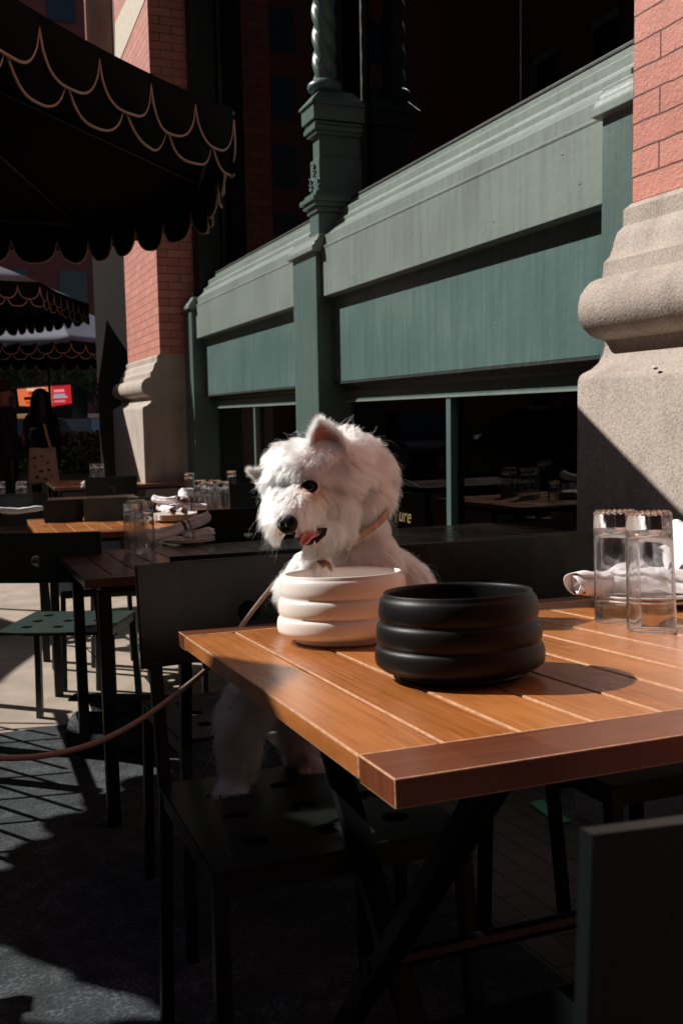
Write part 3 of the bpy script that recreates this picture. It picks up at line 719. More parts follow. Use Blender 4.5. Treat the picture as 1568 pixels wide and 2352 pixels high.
# ================================================================== TABLEWARE
def tumbler(name='water_glass', h=.176, r0=.0335, r1=.0365, mat=None):
    t = empty(name); mat = mat or MT['glass']; wl = .0018
    # stands upside down: mouth on the table, thick base on top
    prof = [(r1, .0003), (r1 - .0002, .002)] + [(r1 + (r0 - r1) * k / 8, h * k / 8) for k in range(1, 8)] + [(r0, h - .002), (r0 - .0015, h), (r0 - .006, h - .0008), (0.0001, h - .002)]
    inner = [(.0001, h - .026), (r0 - .009, h - .0265), (r0 - .0045, h - .030)] + [(r1 - wl + (r0 - r1) * k / 8, h * k / 8) for k in range(6, 0, -1)] + [(r1 - wl, .002), (r1 - wl / 2, 0)]
    MB().lathe(prof + inner, 40, close=True).build('body', mat, t, smooth=True, merge=True)
    b = MB()
    for k in range(20):
        a = 2 * pi * k / 20; b.ball(((r0 - .006) * cos(a), (r0 - .006) * sin(a), h - .0012), .0040, 10)
    b.build('bead_rim', mat, t, smooth=True); return t
GL = tumbler()
GG = 'upturned water glasses'
def glass_at(tf, x, y, label, first=False, s=1):
    g = GL if first else copy_tree(GL); g.matrix_world = tf @ Matrix.Translation((x, y, .0012)) @ Matrix.Diagonal((s, s, s, 1)); tag(g, label, 'glass', GG); return g
def loc(tf, px, w_=0):
    inv = tf.inverted(); o = tf.translation; n = Vector(tf.col[2][:3]); d = Vector(ray(*px)); c = Vector(C0)
    return inv @ (c + d * ((o + n * w_ - c).dot(n) / d.dot(n)))
q = loc(TF, (1418, 1427)); glass_at(TF, q.x, q.y, 'left one of the two large upturned glasses on the front table', True, 1.0)
q = loc(TF, (1496, 1447)); glass_at(TF, q.x, q.y, 'right one of the two large upturned glasses on the front table', s=1.0)
M2 = T2.matrix_world; M3 = T3.matrix_world
for px, lb in [((311, 1273), 'front left glass of the three on the shaded table'), ((334, 1268), 'right glass of the three on the shaded table'), ((318, 1258), 'rear glass of the three on the shaded table')]:
    q = loc(M2, px); glass_at(M2, q.x, q.y, lb, s=1.0)
for px, lb in [((461, 1180), 'leftmost glass of the cluster on the sunlit table'), ((478, 1187), 'second glass of the cluster on the sunlit table, in front'), ((496, 1180), 'third glass of the cluster on the sunlit table'), ((513, 1186), 'rightmost glass of the cluster on the sunlit table')]:
    q = loc(M3, px); glass_at(M3, q.x, q.y, lb, s=1.0)
M5 = T5.matrix_world; M4 = T4.matrix_world; M6 = T6.matrix_world; Mb = T2b.matrix_world
for tf, px, lb in [(M5, (437, 1147), 'small far glass left above the glass cluster'), (M5, (533, 1140), 'small far glass just left of the dog ear'),
                   (M4, (216, 1109), 'left one of two tiny far glasses above the white cloth'), (M4, (233, 1109), 'right one of two tiny far glasses above the white cloth'),
                   (M6, (3, 1172), 'glass cut by the left picture edge'), (M6, (53, 1172), 'glass on the dark table near the left picture edge'),
                   (Mb, (897, 1210), 'glass half hidden behind the dog neck')]:
    q = loc(tf, px); glass_at(tf, q.x, q.y, lb, s=.95)
def plates(n, r=.105):
    out = []
    for i in range(n):
        b = MB(); z = i * .0075
        b.lathe([(.0, z), (r * .55, z), (r * .6, z + .002), (r * .95, z + .011), (r, z + .0135), (r * .985, z + .016), (r * .93, z + .0135), (r * .6, z + .006), (0, z + .005)], 56)
        out.append(b)
    return out
PLG = 'white side plates'
def plate_stack(tf, x, y, n, lab, r=.105):
    res = []
    for i, b in enumerate(plates(n, r)):
        o = b.build('side_plate', MT['plate'], None, smooth=True); o.matrix_world = tf @ Matrix.Translation((x, y, .001)); tag(o, lab[i], 'plate', PLG)
def napkin_roll(L=.19, r=.02, seed=0, stripe=.5):
    rn = random.Random(seed); b = MB(); ns, nl = 64, 40; V = []
    for j in range(nl + 1):
        s = j / nl; tw = .5 * s
        for i in range(ns + 1):
            a = i / ns * 2 * pi * 2.35 + tw; rr = r * (.30 + .70 * (i / ns) ** .7) * (1 + .07 * sin(3 * a + 5 * s + seed) + .05 * sin(9 * s + a))
            ex = .010 * sin(a * 1.3 + seed) * (1 if s > .5 else -1) * (abs(s - .5) * 2) ** 3
            V.append(((s - .5) * L + ex, rr * cos(a) * 1.08, rr * sin(a) * .9 + .004 * sin(5 * s + seed) * 1))
    for i_, q_ in enumerate(V): V[i_] = (q_[0], q_[1] + .0035 * mnoise.noise((q_[0] * 40 + seed, q_[1] * 40, q_[2] * 40)), q_[2] + .0045 * mnoise.noise((q_[0] * 28, q_[1] * 50 + seed, q_[2] * 30)))
    Fc = []; mi = []
    for j in range(nl):
        for i in range(ns):
            b.cur = 1 if (stripe and (int(stripe * nl) <= j < int(stripe * nl) + 2 or int(stripe * nl) + 4 <= j < int(stripe * nl) + 5)) else 0
            k = j * (ns + 1) + i; Fc.append((k, k + 1, k + ns + 2, k + ns + 1)); mi.append(b.cur)
    b.v = V; b.f = [list(f) for f in Fc]; b.mi = mi
    o = b.build('napkin', [MT['napkin'], MT['stripe']], None, smooth=True, merge=False)
    m_ = o.modifiers.new('s', 'SOLIDIFY'); m_.thickness = .0018
    return o
NG = 'rolled cloth napkins'
def nap(tf, x, y, z, yaw, tilt, lab, L=.19, r=.02, seed=0, stripe=.5):
    o = napkin_roll(L, r, seed, stripe)
    o.matrix_world = tf @ Matrix.Translation((x, y, z)) @ Matrix.Rotation(radians(yaw), 4, 'Z') @ Matrix.Rotation(radians(tilt), 4, 'Y'); tag(o, lab, 'napkin', NG)
q = loc(TF, (1505, 1387))
plate_stack(TF, q.x, q.y, 2, ['lower white plate under the napkins on the front table', 'upper white plate carrying the bright napkins on the front table'], .115)
nap(TF, q.x - .075, q.y + .035, .046, 8, -4, 'white napkin sticking out furthest left over the plate edge', .15, .026, 3, 0)
nap(TF, q.x - .03, q.y - .02, .044, -48, 2, 'white napkin roll seen through the two front glasses', .15, .025, 5, 0)
nap(TF, q.x + .05, q.y + .01, .042, -20, 0, 'white napkin roll behind the right front glass', .17, .026, 8, 0)
nap(TF, q.x + .085, q.y + .02, .085, 60, -25, 'white napkin standing highest, at the right picture edge', .17, .034, 11, 0)
q = loc(M2, (427, 1250))
plate_stack(M2, q.x, q.y, 2, ['lower plate under the lilac napkins on the shaded table', 'upper plate under the lilac napkins on the shaded table'], .112)
nap(M2, q.x - .02, q.y + .015, .062, 4, -17, 'long lilac napkin with dark double stripe leaning up to the right', .235, .027, 2, .55)
nap(M2, q.x + .045, q.y - .035, .040, 0, 0, 'short lilac napkin roll showing its spiral end on the shaded table', .10, .021, 4, .2)
q = loc(M3, (405, 1197))
plate_stack(M3, q.x, q.y, 4, ['lowest plate of the sunlit stack', 'second lowest plate of the sunlit stack', 'second highest plate of the sunlit stack', 'topmost plate of the sunlit stack'], .115)
nap(M3, q.x - .05, q.y - .03, .062, -80, 0, 'left lower white napkin end on the sunlit plates', .17, .022, 1, 0)
nap(M3, q.x + .00, q.y - .03, .062, -78, 0, 'middle lower white napkin end on the sunlit plates', .17, .021, 6, 0)
nap(M3, q.x + .07, q.y + .01, .064, 8, 0, 'right white napkin with faint stripes on the sunlit plates', .15, .022, 7, .5)
nap(M3, q.x - .045, q.y - .01, .105, -60, 0, 'upper left white napkin roll on the sunlit plates', .17, .022, 9, 0)
nap(M3, q.x + .035, q.y - .02, .118, -100, 12, 'upper right white napkin roll standing tallest on the sunlit plates', .17, .025, 10, 0)
q = loc(M4, (230, 1118)); nap(M4, q.x, q.y - .05, .03, 3, 0, 'far white cloth roll under the two tiny glasses', .3, .03, 12, 0)
q = loc(M6, (25, 1176)); nap(M6, q.x, q.y + .05, .03, 5, 0, 'white napkin roll at the left picture edge', .2, .03, 13, 0)
q = loc(M6, (40, 1180)); nap(M6, q.x + .02, q.y - .04, .022, 12, 0, 'dim napkin lying in front of the left edge glasses', .22, .02, 15, 0)
q = loc(M5, (490, 1142)); nap(M5, q.x, q.y, .035, 3, 0, 'bluish white napkin behind the glass cluster', .36, .03, 14, 0)

# ---- bowls
def bowl(mat, label):
    R_ = .1
    prof = [(.0, .0), (.070, .0), (.071, .004), (.066, .007), (.066, .0085)]
    def ring(rb, rt, z0, z1, n=12):
        return [(rb + (rt - rb) * k / n + .0048 * max(0, 1 - abs(2 * k / n - 1) ** 2.4) ** .5 - .0015, z0 + (z1 - z0) * k / n) for k in range(n + 1)]
    prof += [(.078, .0085), (.088, .0095)] + ring(.0935, .0925, .0125, .0345) + ring(.0912, .0900, .0355, .0585)[1:] + ring(.0885, .0855, .0595, .0845)[1:]
    prof += [(.0845, .087), (.0833, .0878), (.0818, .0875), (.0805, .086), (.0800, .083), (.081, .06), (.080, .03), (.072, .016), (.04, .0125), (0, .012)]
    prof = [(r * 1.06, z * 1.17) for r, z in prof]
    o = MB().lathe(prof, 96).build('dog_bowl', mat, None, smooth=True); tag(o, label, 'bowl'); return o
q = loc(TF, (1056, 1551)); bk_ = bowl(MT['black'], 'black ceramic dog bowl with three ridges, nearest on the front table'); bk_.matrix_world = TF @ Matrix.Translation((q.x, q.y, .001)); BQ = q
q = loc(TF, (792, 1469)); bw_ = bowl(MT['white'], 'cream white ceramic dog bowl with three ridges in front of the dog'); bw_.matrix_world = TF @ Matrix.Translation((q.x, q.y, .001)); print('bowls', BQ, q)

# ================================================================== UMBRELLAS
def umbrella(poly, ze, apex_h, label, nscal, pole=True, vs=1.0):
    c = sum((Vector(p) for p in poly), Vector((0, 0))) / len(poly); n = len(poly)
    base = zg(c.y); o = tag(empty('patio_umbrella', (c.x, c.y, base)), label, 'umbrella', 'navy scalloped terrace umbrellas')
    ap = Vector((c.x, c.y, ze + apex_h)); P = [Vector((p[0], p[1], ze)) for p in poly]
    can = MB(); K = 8
    for i in range(n):
        a, b_ = P[i], P[(i + 1) % n]; V = []
        for r_ in range(K + 1):
            for s_ in range(7):
                t = s_ / 6; e = a.lerp(b_, t); f = r_ / K; q_ = e.lerp(ap, f); q_.z -= (.05 if vs < 1 else .01) * sin(pi * f) + .028 * (1 - (2 * t - 1) ** 2) * (1 - f) ; V.append(tuple(q_))
        can.cur = 0
        can.add(V, [(r_ * 7 + s_, r_ * 7 + s_ + 1, (r_ + 1) * 7 + s_ + 1, (r_ + 1) * 7 + s_) for r_ in range(K) for s_ in range(6)])
    cano = can.build('canopy', [MT['canvas_lit'], MT['canvas']], None, smooth=False, auto=.35)
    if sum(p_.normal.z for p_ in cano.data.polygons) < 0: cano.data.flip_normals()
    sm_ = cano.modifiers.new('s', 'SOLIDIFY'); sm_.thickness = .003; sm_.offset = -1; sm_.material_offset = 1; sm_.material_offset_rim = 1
    world_child(cano, o)
    for layer in (0, 1):
        va = MB(); pi_ = MB(); loops = []
        for i in range(n):
            a, b_ = P[i], P[(i + 1) % n]; L = (b_ - a).length; ns = max(3, round(L / (.25 * vs))); out = (c.to_3d() - (a + b_) / 2); out.z = 0; out.normalize()
            off = out * (.004 + .022 * layer); per = 20; pts = []
            tot = ns * per
            for k in range(tot + 1):
                u = k / per + (.5 if layer else 0); fr_ = u % 1.0
                sc = max(0, 1 - abs(2 * fr_ - 1) ** 3.0) ** .62
                if layer == 0: d = .045 + (.18 - .045) * sc
                else: d = .12 + (.255 - .12) * sc
                e = a.lerp(b_, k / tot); sag = .028 * (1 - (2 * k / tot - 1) ** 2)
                wp = k / per; wv = .010 * sin(wp * 2 * pi * .5 + i) + .006 * sin(wp * 5.1 + i * 2)
                d *= vs; q_ = Vector((e.x, e.y, ze - d - sag * .6)) + off * (1 - d * 1.0) - out * (wv * d * 5)
                tp_ = Vector((e.x, e.y, ze - sag * 1.0)) + off * .2
                pts.append((tp_, q_))
            V = [tuple(p_[0]) for p_ in pts] + [tuple(p_[1]) for p_ in pts]; m_ = len(pts)
            va.add(V, [(k, k + 1, m_ + k + 1, m_ + k) for k in range(m_ - 1)])
            pi_.tube([p_[1] for p_ in pts], .0045 if vs < 1 else .006, 6)
        v_ = va.build('valance', MT['canvas'], None, smooth=True, merge=False); s2 = v_.modifiers.new('s', 'SOLIDIFY'); s2.thickness = .003
        world_child(v_, o)
        q_ = pi_.build('piping', MT['piping'], None, smooth=True, merge=False); q_.parent = v_
    for i in range(n):
        world_child(MB().bar(P[i] + Vector((0, 0, -.02)), ap + Vector((0, 0, -.10)), .014, .02).build('rib', MT['pole'], None), o)
    fr_ = MB()
    for i in range(n): fr_.bar(P[i].lerp(Vector((c.x, c.y, ze)), .04) + Vector((0, 0, -.03)), P[(i + 1) % n].lerp(Vector((c.x, c.y, ze)), .04) + Vector((0, 0, -.03)), .01, .016)
    world_child(fr_.build('rim_frame', MT['pole'], None), o)
    if pole:
        world_child(MB().tube([(c.x, c.y, base + .02), (c.x, c.y, ze + apex_h - .05)], .024, 16).build('pole', MT['pole'], None, smooth=True), o)
        world_child(MB().lathe([(0, 0), (.26, 0), (.26, .03), (.22, .05), (.05, .06), (.04, .12), (0, .12)], 32, (c.x, c.y, base)).build('base', MT['pole'], None, auto=.5), o)
    return o
umbrella([(.10, 2.46), (.948, 3.23), (1.134, 4.267), (.70, 5.30), (-.45, 5.25), (-1.45, 4.6), (-1.85, 3.9), (-1.05, 2.75)], 2.018, .5, 'large navy umbrella with beige scalloped trim overhead at the upper left', 6, vs=.85)
def octa(c1, c2, ze, ah, label):
    c1, c2 = Vector(c1[:2]), Vector(c2[:2]); e = c2 - c1; s = e.length; nrm = Vector((-e.y, e.x)).normalized()
    cen = (c1 + c2) / 2 + nrm * s * .5 * (1 + sqrt(2)); R_ = (c1 - cen).length; a0 = atan2(c1.y - cen.y, c1.x - cen.x); a1 = atan2(c2.y - cen.y, c2.x - cen.x)
    P = [(cen.x + R_ * cos(a0 + k * pi / 4), cen.y + R_ * sin(a0 + k * pi / 4)) for k in range(8)]
    print('oct', label[:12], s, cen, (a1 - a0) * 57.3)
    return umbrella(P, ze, ah, label, 6)
a = onz(92, 648, 2.15); b2 = Vector(a) + Vector((sin(radians(24)), cos(radians(24)), 0)) * 1.35
print('u2', a, onz(205, 698, 2.15))
octa(onz(92, 648, 2.44), onz(205, 698, 2.44), 2.44, 1.05, 'smaller navy umbrella left of the far pier, the middle one')
a = onz(164, 781, 2.15); dr = radians(63)
octa(a, Vector(a[:2]) + Vector((sin(dr), cos(dr))) * 1.5, 2.15, .95, 'farthest navy umbrella with lit roof beside the far pier')
def octc(cx, cy, R_, rot, ze, ah, label):
    return umbrella([(cx + R_ * cos(radians(rot) + k * pi / 4), cy + R_ * sin(radians(rot) + k * pi / 4)) for k in range(8)], ze, ah, label, 6)
octc(-2.27, 2.50, 1.22, 0, 2.3, .45, 'navy umbrella on the street side, left of the picture')
octc(-.95, 12.5, 1.2, 0, 2.2, .5, 'unseen navy umbrella added to shade the people, just outside the left edge')  # unseen umbrella added to keep the people in shade
octc(.25, -1.45, 1.25, 10, 2.25, .5, 'unseen navy umbrella added over the viewer to darken the near chair')  # unseen umbrella added to block sky light from the near chair back
octc(-3.0, 7.7, 1.4, 0, 2.2, .5, 'unseen navy umbrella added beyond the large one to cut bounce light')  # unseen umbrella added to shade the sidewalk and reduce bounce

# ================================================================== LEASH
lp_ = [at(700, 1270, 1.64), at(650, 1318, 1.645), at(600, 1378, 1.64), at(553, 1440, 1.635), at(515, 1492, 1.60), at(475, 1537, 1.56), at(400, 1598, 1.48), at(320, 1655, 1.41), at(230, 1702, 1.35), at(130, 1731, 1.30), at(30, 1741, 1.27), at(-100, 1735, 1.22)]
def cr_spline(P, n=10):
    P = [np.array(p) for p in P]; P = [2 * P[0] - P[1]] + P + [2 * P[-1] - P[-2]]; out = []
    for i in range(1, len(P) - 2):
        for k in range(n):
            t = k / n; a, b, c, d = P[i - 1:i + 3]
            out.append(.5 * ((2 * b) + (-a + c) * t + (2 * a - 5 * b + 4 * c - d) * t * t + (-a + 3 * b - 3 * c + d) * t ** 3))
    out.append(P[-2]); return out
def rope_mat():
    m, t, b = nodes('braided_rope'); tc = N(t, 'TexCoord')
    m_ = N(t, 'TexWave'); m_.inputs['Scale'].default_value = 190; m_.bands_direction = 'DIAGONAL'; m_.inputs['Distortion'].default_value = 1.5
    t.links.new(tc.outputs['Object'], m_.inputs['Vector'])
    r = ramp(t, m_.outputs[0], [(.2, (.28, .18, .13)), (.7, (.48, .35, .27))]); t.links.new(r.outputs[0], b.inputs['Base Color'])
    bp = N(t, 'Bump'); bp.inputs['Strength'].default_value = .8; bp.inputs['Distance'].default_value = .002
    t.links.new(m_.outputs[0], bp.inputs['Height']); t.links.new(bp.outputs[0], b.inputs['Normal']); b.inputs['Roughness'].default_value = .85; return m
ls = MB().tube(cr_spline(lp_, 12), .0042, 12).build('dog_leash', rope_mat(), None, smooth=True)
tag(ls, 'brown braided rope leash hanging in a curve from the dog to the left edge', 'leash')

# ================================================================== THE DOG
def cap(bm, p, q, ra, rb, n=9):
    p, q = Vector(p), Vector(q)
    for i in range(n + 1):
        t = i / n; c = p.lerp(q, t); r = ra + (rb - ra) * t
        bmesh.ops.create_icosphere(bm, subdivisions=2, radius=r, matrix=Matrix.Translation(c))
def A(x, y, d, r):   # point, radius given in study pixels
    return Vector(at(x, y, d)), r * d / F
def seg(bm, a, b, n=9):
    (p, ra), (q, rb) = A(*a), A(*b); cap(bm, p, q, ra, rb, n)
bm = bmesh.new()
# trunk
seg(bm, (828, 1265, 1.665, 72), (770, 1400, 1.715, 66)); seg(bm, (770, 1400, 1.715, 66), (620, 1545, 1.70, 58))
seg(bm, (835, 1290, 1.665, 72), (905, 1345, 1.68, 68), 5); seg(bm, (770, 1300, 1.64, 55), (690, 1345, 1.64, 40), 5)
seg(bm, (720, 1300, 1.62, 42), (850, 1290, 1.63, 60), 6)
# neck
seg(bm, (805, 1130, 1.655, 74), (815, 1270, 1.665, 74), 8)
# skull
seg(bm, (770, 1085, 1.63, 82), (700, 1092, 1.60, 66), 6); seg(bm, (700, 1092, 1.60, 66), (655, 1105, 1.60, 46), 4)
seg(bm, (800, 1075, 1.66, 72), (815, 1130, 1.655, 72), 4); seg(bm, (786, 1036, 1.655, 46), (832, 1085, 1.662, 56), 4); seg(bm, (662, 1060, 1.61, 30), (650, 1100, 1.60, 34), 3)
seg(bm, (760, 1160, 1.60, 56), (700, 1150, 1.575, 54), 5); seg(bm, (655, 1130, 1.585, 40), (650, 1165, 1.56, 34), 3)
# muzzle and jaw
seg(bm, (700, 1148, 1.572, 55), (669, 1188, 1.505, 33), 8); seg(bm, (688, 1188, 1.538, 34), (748, 1202, 1.575, 40), 5); seg(bm, (656, 1155, 1.56, 36), (644, 1205, 1.545, 22), 5)
seg(bm, (775, 1205, 1.60, 42), (712, 1256, 1.555, 15), 7)
# hind legs
seg(bm, (610, 1545, 1.70, 56), (556, 1660, 1.66, 38)); seg(bm, (556, 1660, 1.66, 36), (548, 1760, 1.665, 27)); seg(bm, (548, 1770, 1.665, 27), (535, 1808, 1.645, 25), 4)
seg(bm, (680, 1540, 1.735, 52), (690, 1660, 1.76, 34)); seg(bm, (690, 1660, 1.76, 32), (684, 1730, 1.765, 24)); seg(bm, (684, 1735, 1.765, 24), (722, 1763, 1.735, 21), 4)
for (bx, by, bd, s_) in [(535, 1815, 1.635, 1), (722, 1768, 1.73, .9)]:
    for k in range(4):
        seg(bm, (bx - 24 + 15 * k, by, bd - .008, 10 * s_), (bx - 28 + 17 * k, by + 10, bd - .024, 8.5 * s_), 3)
# front legs: one paw on the table edge behind the bowl, one raised
seg(bm, (840, 1330, 1.62, 34), (838, 1412, 1.545, 22)); seg(bm, (838, 1415, 1.545, 21), (822, 1421, 1.515, 18), 3)
seg(bm, (690, 1345, 1.62, 36), (712, 1330, 1.56, 27), 4); seg(bm, (712, 1330, 1.56, 27), (742, 1300, 1.535, 22), 4)
me = bpy.data.meshes.new('dog'); bm.to_mesh(me); bm.free()
dog = bpy.data.objects.new('westie_dog', me); col.objects.link(dog)
rm = dog.modifiers.new('r', 'REMESH'); rm.mode = 'VOXEL'; rm.voxel_size = .0045
sm_ = dog.modifiers.new('s', 'SMOOTH'); sm_.iterations = 8; sm_.factor = .6
dg = bpy.context.evaluated_depsgraph_get(); ev = dog.evaluated_get(dg)
nm = bpy.data.meshes.new_from_object(ev); dog.modifiers.clear(); dog.data = nm
for p in nm.polygons: p.use_smooth = True
nm.materials.clear(); nm.materials.append(MT['skinw'])
tag(dog, 'shaggy white terrier standing on a chair with its tongue out', 'dog')
nv = len(nm.vertices); co = np.empty(nv * 3); nm.vertices.foreach_get('co', co); co = co.reshape(-1, 3)
bvh = BVHTree.FromPolygons([Vector(c) for c in co], [tuple(p.vertices) for p in nm.polygons])
def hit(x, y):
    d = Vector(ray(x, y)); h = bvh.ray_cast(Vector(C0), d)
    return h[0], h[1]
right, up_, back = Vector(R3[:, 0]), Vector(R3[:, 1]), Vector(R3[:, 2])   # picture axes at the dog
def child(b, name, mat, **k): return b.build(name, mat, dog, **k)
# eye
e, en = hit(711, 1117); fwd = -back
ec = e + en * -.0015
child(MB().ball(tuple(ec), .0112, 16), 'eye', simple('dog_eye', (.003, .002, .002), .12, .02, 5, 0, 60, .3), smooth=True)
e2, en2 = hit(636, 1150)
# eyelid ring
b = MB(); r_ = []
for k in range(25):
    a = 2 * pi * k / 24; r_.append(ec + right * (.0122 * cos(a)) + up_ * (.0088 * sin(a) + .0005) + back * (.0085 - .003 * abs(cos(a))))
b.tube([tuple(p) for p in r_], .0019, 8, False); child(b, 'eyelid', MT['nose'], smooth=True)
# nose
nh, nn = hit(660, 1204); nc = nh + back * .005 
b = MB(); bm = bmesh.new(); bmesh.ops.create_icosphere(bm, subdivisions=4, radius=1)
nd = (right * -.62 + back * .70 + up_ * -.35).normalized(); nu = (up_ - nd * up_.dot(nd)).normalized(); nr = nu.cross(nd)
for v in bm.verts:
    c = v.co.copy(); x, y, z = c
    s = 1 - .25 * max(0, -y); w_ = 1
    for sx in (-1, 1):     # nostrils
        dx, dy = x - sx * .42, y + .15; q = math.exp(-(dx * dx * 14 + dy * dy * 20)) * (1 if z > 0 else 0); w_ -= .35 * q
    cr_ = math.exp(-(x * x) * 90) * (.06 if y < .2 and z > 0 else 0)
    c = Vector((x * s, y, z * (w_ - cr_)))
    v.co = nc + nr * c.x * .0200 + nu * c.y * .0165 + nd * c.z * .0135
me = bpy.data.meshes.new('nose'); bm.to_mesh(me); bm.free(); me.materials.append(MT['nose'])
for p in me.polygons: p.use_smooth = True
no = bpy.data.objects.new('nose', me); col.objects.link(no); no.parent = dog
# mouth interior, tongue, teeth
mo = Vector(at(722, 1230, 1.53))
b = MB(); V = []
def pt(x, y, d): return tuple(at(x, y, d))
mouth = [(668, 1226), (690, 1217), (714, 1213), (752, 1212), (748, 1230), (728, 1248), (708, 1253), (690, 1250), (678, 1238)]
cm = at(706, 1233, 1.548)
b.add([pt(x, y, 1.512 + .0002 * (x - 668)) for x, y in mouth] + [tuple(cm)], [(i, (i + 1) % 9, 9) for i in range(9)]); mc = child(b, 'mouth', MT['mouth'], smooth=True)
sm_ = mc.modifiers.new('s', 'SOLIDIFY'); sm_.thickness = .004
b = MB(); path = [(726, 1224, 1.535, 11), (714, 1226, 1.518, 14), (705, 1230, 1.505, 15), (700, 1237, 1.499, 15), (696, 1244, 1.496, 13), (693, 1249, 1.495, 9), (692, 1251, 1.496, 3)]
V = []; nk = 13
for (x, y, d, r) in path:
    for k in range(nk):
        u = -1 + 2 * k / (nk - 1); g = .0045 * (u * u) - .002 * math.exp(-u * u * 30)
        V.append(tuple(Vector(at(x + u * r * .80, y + u * r * .55, d)) + back * g))
b.add(V, [(i * nk + k, i * nk + k + 1, (i + 1) * nk + k + 1, (i + 1) * nk + k) for i in range(len(path) - 1) for k in range(nk - 1)])
tg = child(b, 'tongue', MT['tongue'], smooth=True, merge=False); sm_ = tg.modifiers.new('s', 'SOLIDIFY'); sm_.thickness = .005; sb_ = tg.modifiers.new('b', 'SUBSURF'); sb_.levels = sb_.render_levels = 2
b = MB(); b.tube([pt(713, 1226, 1.508), pt(712, 1231, 1.507), pt(711, 1235, 1.507)], [.0022, .0018, .0004], 8); child(b, 'tooth', MT['tooth'], smooth=True)
b = MB(); b.tube([pt(722, 1250, 1.512), pt(722, 1245, 1.511), pt(721, 1241, 1.511)], [.0022, .0016, .0004], 8); child(b, 'tooth', MT['tooth'], smooth=True)
# ears: cupped shells
def ear(base, tip, d0, dt, wid, name, mat_in, cup=.012, lean=0):
    (bx0, by0), (bx1, by1) = base; b = MB(); V = []; n1, n2 = 12, 11
    for i in range(n1 + 1):
        s = i / n1
        for k in range(n2):
            u = k / (n2 - 1); bx = bx0 + (bx1 - bx0) * u; by = by0 + (by1 - by0) * u
            x = bx + (tip[0] - bx) * (.35 * s + .65 * s ** 2.6); y = by + (tip[1] - by) * (s ** .85 if s < .999 else 1)
            wbul = 6 * sin(pi * s) * (2 * u - 1); x += wbul
            d = d0 + (dt - d0) * s; p = Vector(at(x, y, d)) - back * (cup * (1 - (2 * u - 1) ** 2) * (1 - s) ** .6)
            V.append(tuple(p))
    b.add(V, [(i * n2 + k, i * n2 + k + 1, (i + 1) * n2 + k + 1, (i + 1) * n2 + k) for i in range(n1) for k in range(n2 - 1)])
    o = child(b, name, [mat_in, MT['skinw']], smooth=True, merge=False); m_ = o.modifiers.new('s', 'SOLIDIFY'); m_.thickness = .003
    return V, n1, n2
earR = ear(((712, 1046), (800, 1054)), (735, 972), 1.580, 1.592, 1, 'ear', MT['earin'], .022)
earL = ear(((599, 1122), (650, 1060)), (582, 1080), 1.60, 1.60, 1, 'ear', MT['skinw'], .004)
# paw pads on the raised paw
b = MB()
for (x, y, r) in [(742, 1293, 9), (733, 1291, 5)]:
    h_, n_ = hit(x, y)
    if h_ is None: h_ = Vector(at(x, y, 1.53))
    b.ball(tuple(h_ - back * .0), r * 1.52 / F, 8, (1, .6, .8))
child(b, 'paw_pads', MT['pad'], smooth=True)
for (bx, by, bd, s_) in [(535, 1815, 1.635, 1), (722, 1768, 1.73, .9)]:
    for k in range(4):
        p0 = Vector(at(bx - 28 + 17 * k, by + 12, bd - .030)); MB().tube([tuple(p0), tuple(p0 + back * .006 - Vector((0, 0, .003))), tuple(p0 + back * .010 - Vector((0, 0, .007)))], [.0024, .0018, .0004], 6).build('claw', MT['pad'], dog, smooth=True)
# collar
b = MB(); cc = Vector(at(812, 1190, 1.66)); ax = (up_ * .80 + right * -.34 + back * .42).normalized()
cu = ax.orthogonal().normalized(); cv = ax.cross(cu); ring = []
for k in range(72):
    a = 2 * pi * k / 72; d = cu * cos(a) + cv * sin(a); h_ = bvh.ray_cast(cc + d * .16, -d)
    rr = min(.075, max(.045, (h_[0] - cc).dot(d) if h_[0] else .055)); ring.append([d, rr])
rs = [np.mean([ring[(k + j) % 72][1] for j in range(-6, 7)]) for k in range(72)]
V = []
for k in range(72):
    d = ring[k][0]; r_ = rs[k] + .0105
    for (o_, z_) in [(0, -.0065), (.0025, -.0055), (.0025, .0055), (0, .0065)]: V.append(tuple(cc + d * (r_ + o_) + ax * z_))
b.add(V, [(k * 4 + j, k * 4 + (j + 1) % 4, ((k + 1) % 72) * 4 + (j + 1) % 4, ((k + 1) % 72) * 4 + j) for k in range(72) for j in range(4)])
co_ = b.build('dog_collar', MT['collar'], None, auto=.7); tag(co_, 'worn brown patterned collar round the neck of the white dog', 'collar')
RR = rs

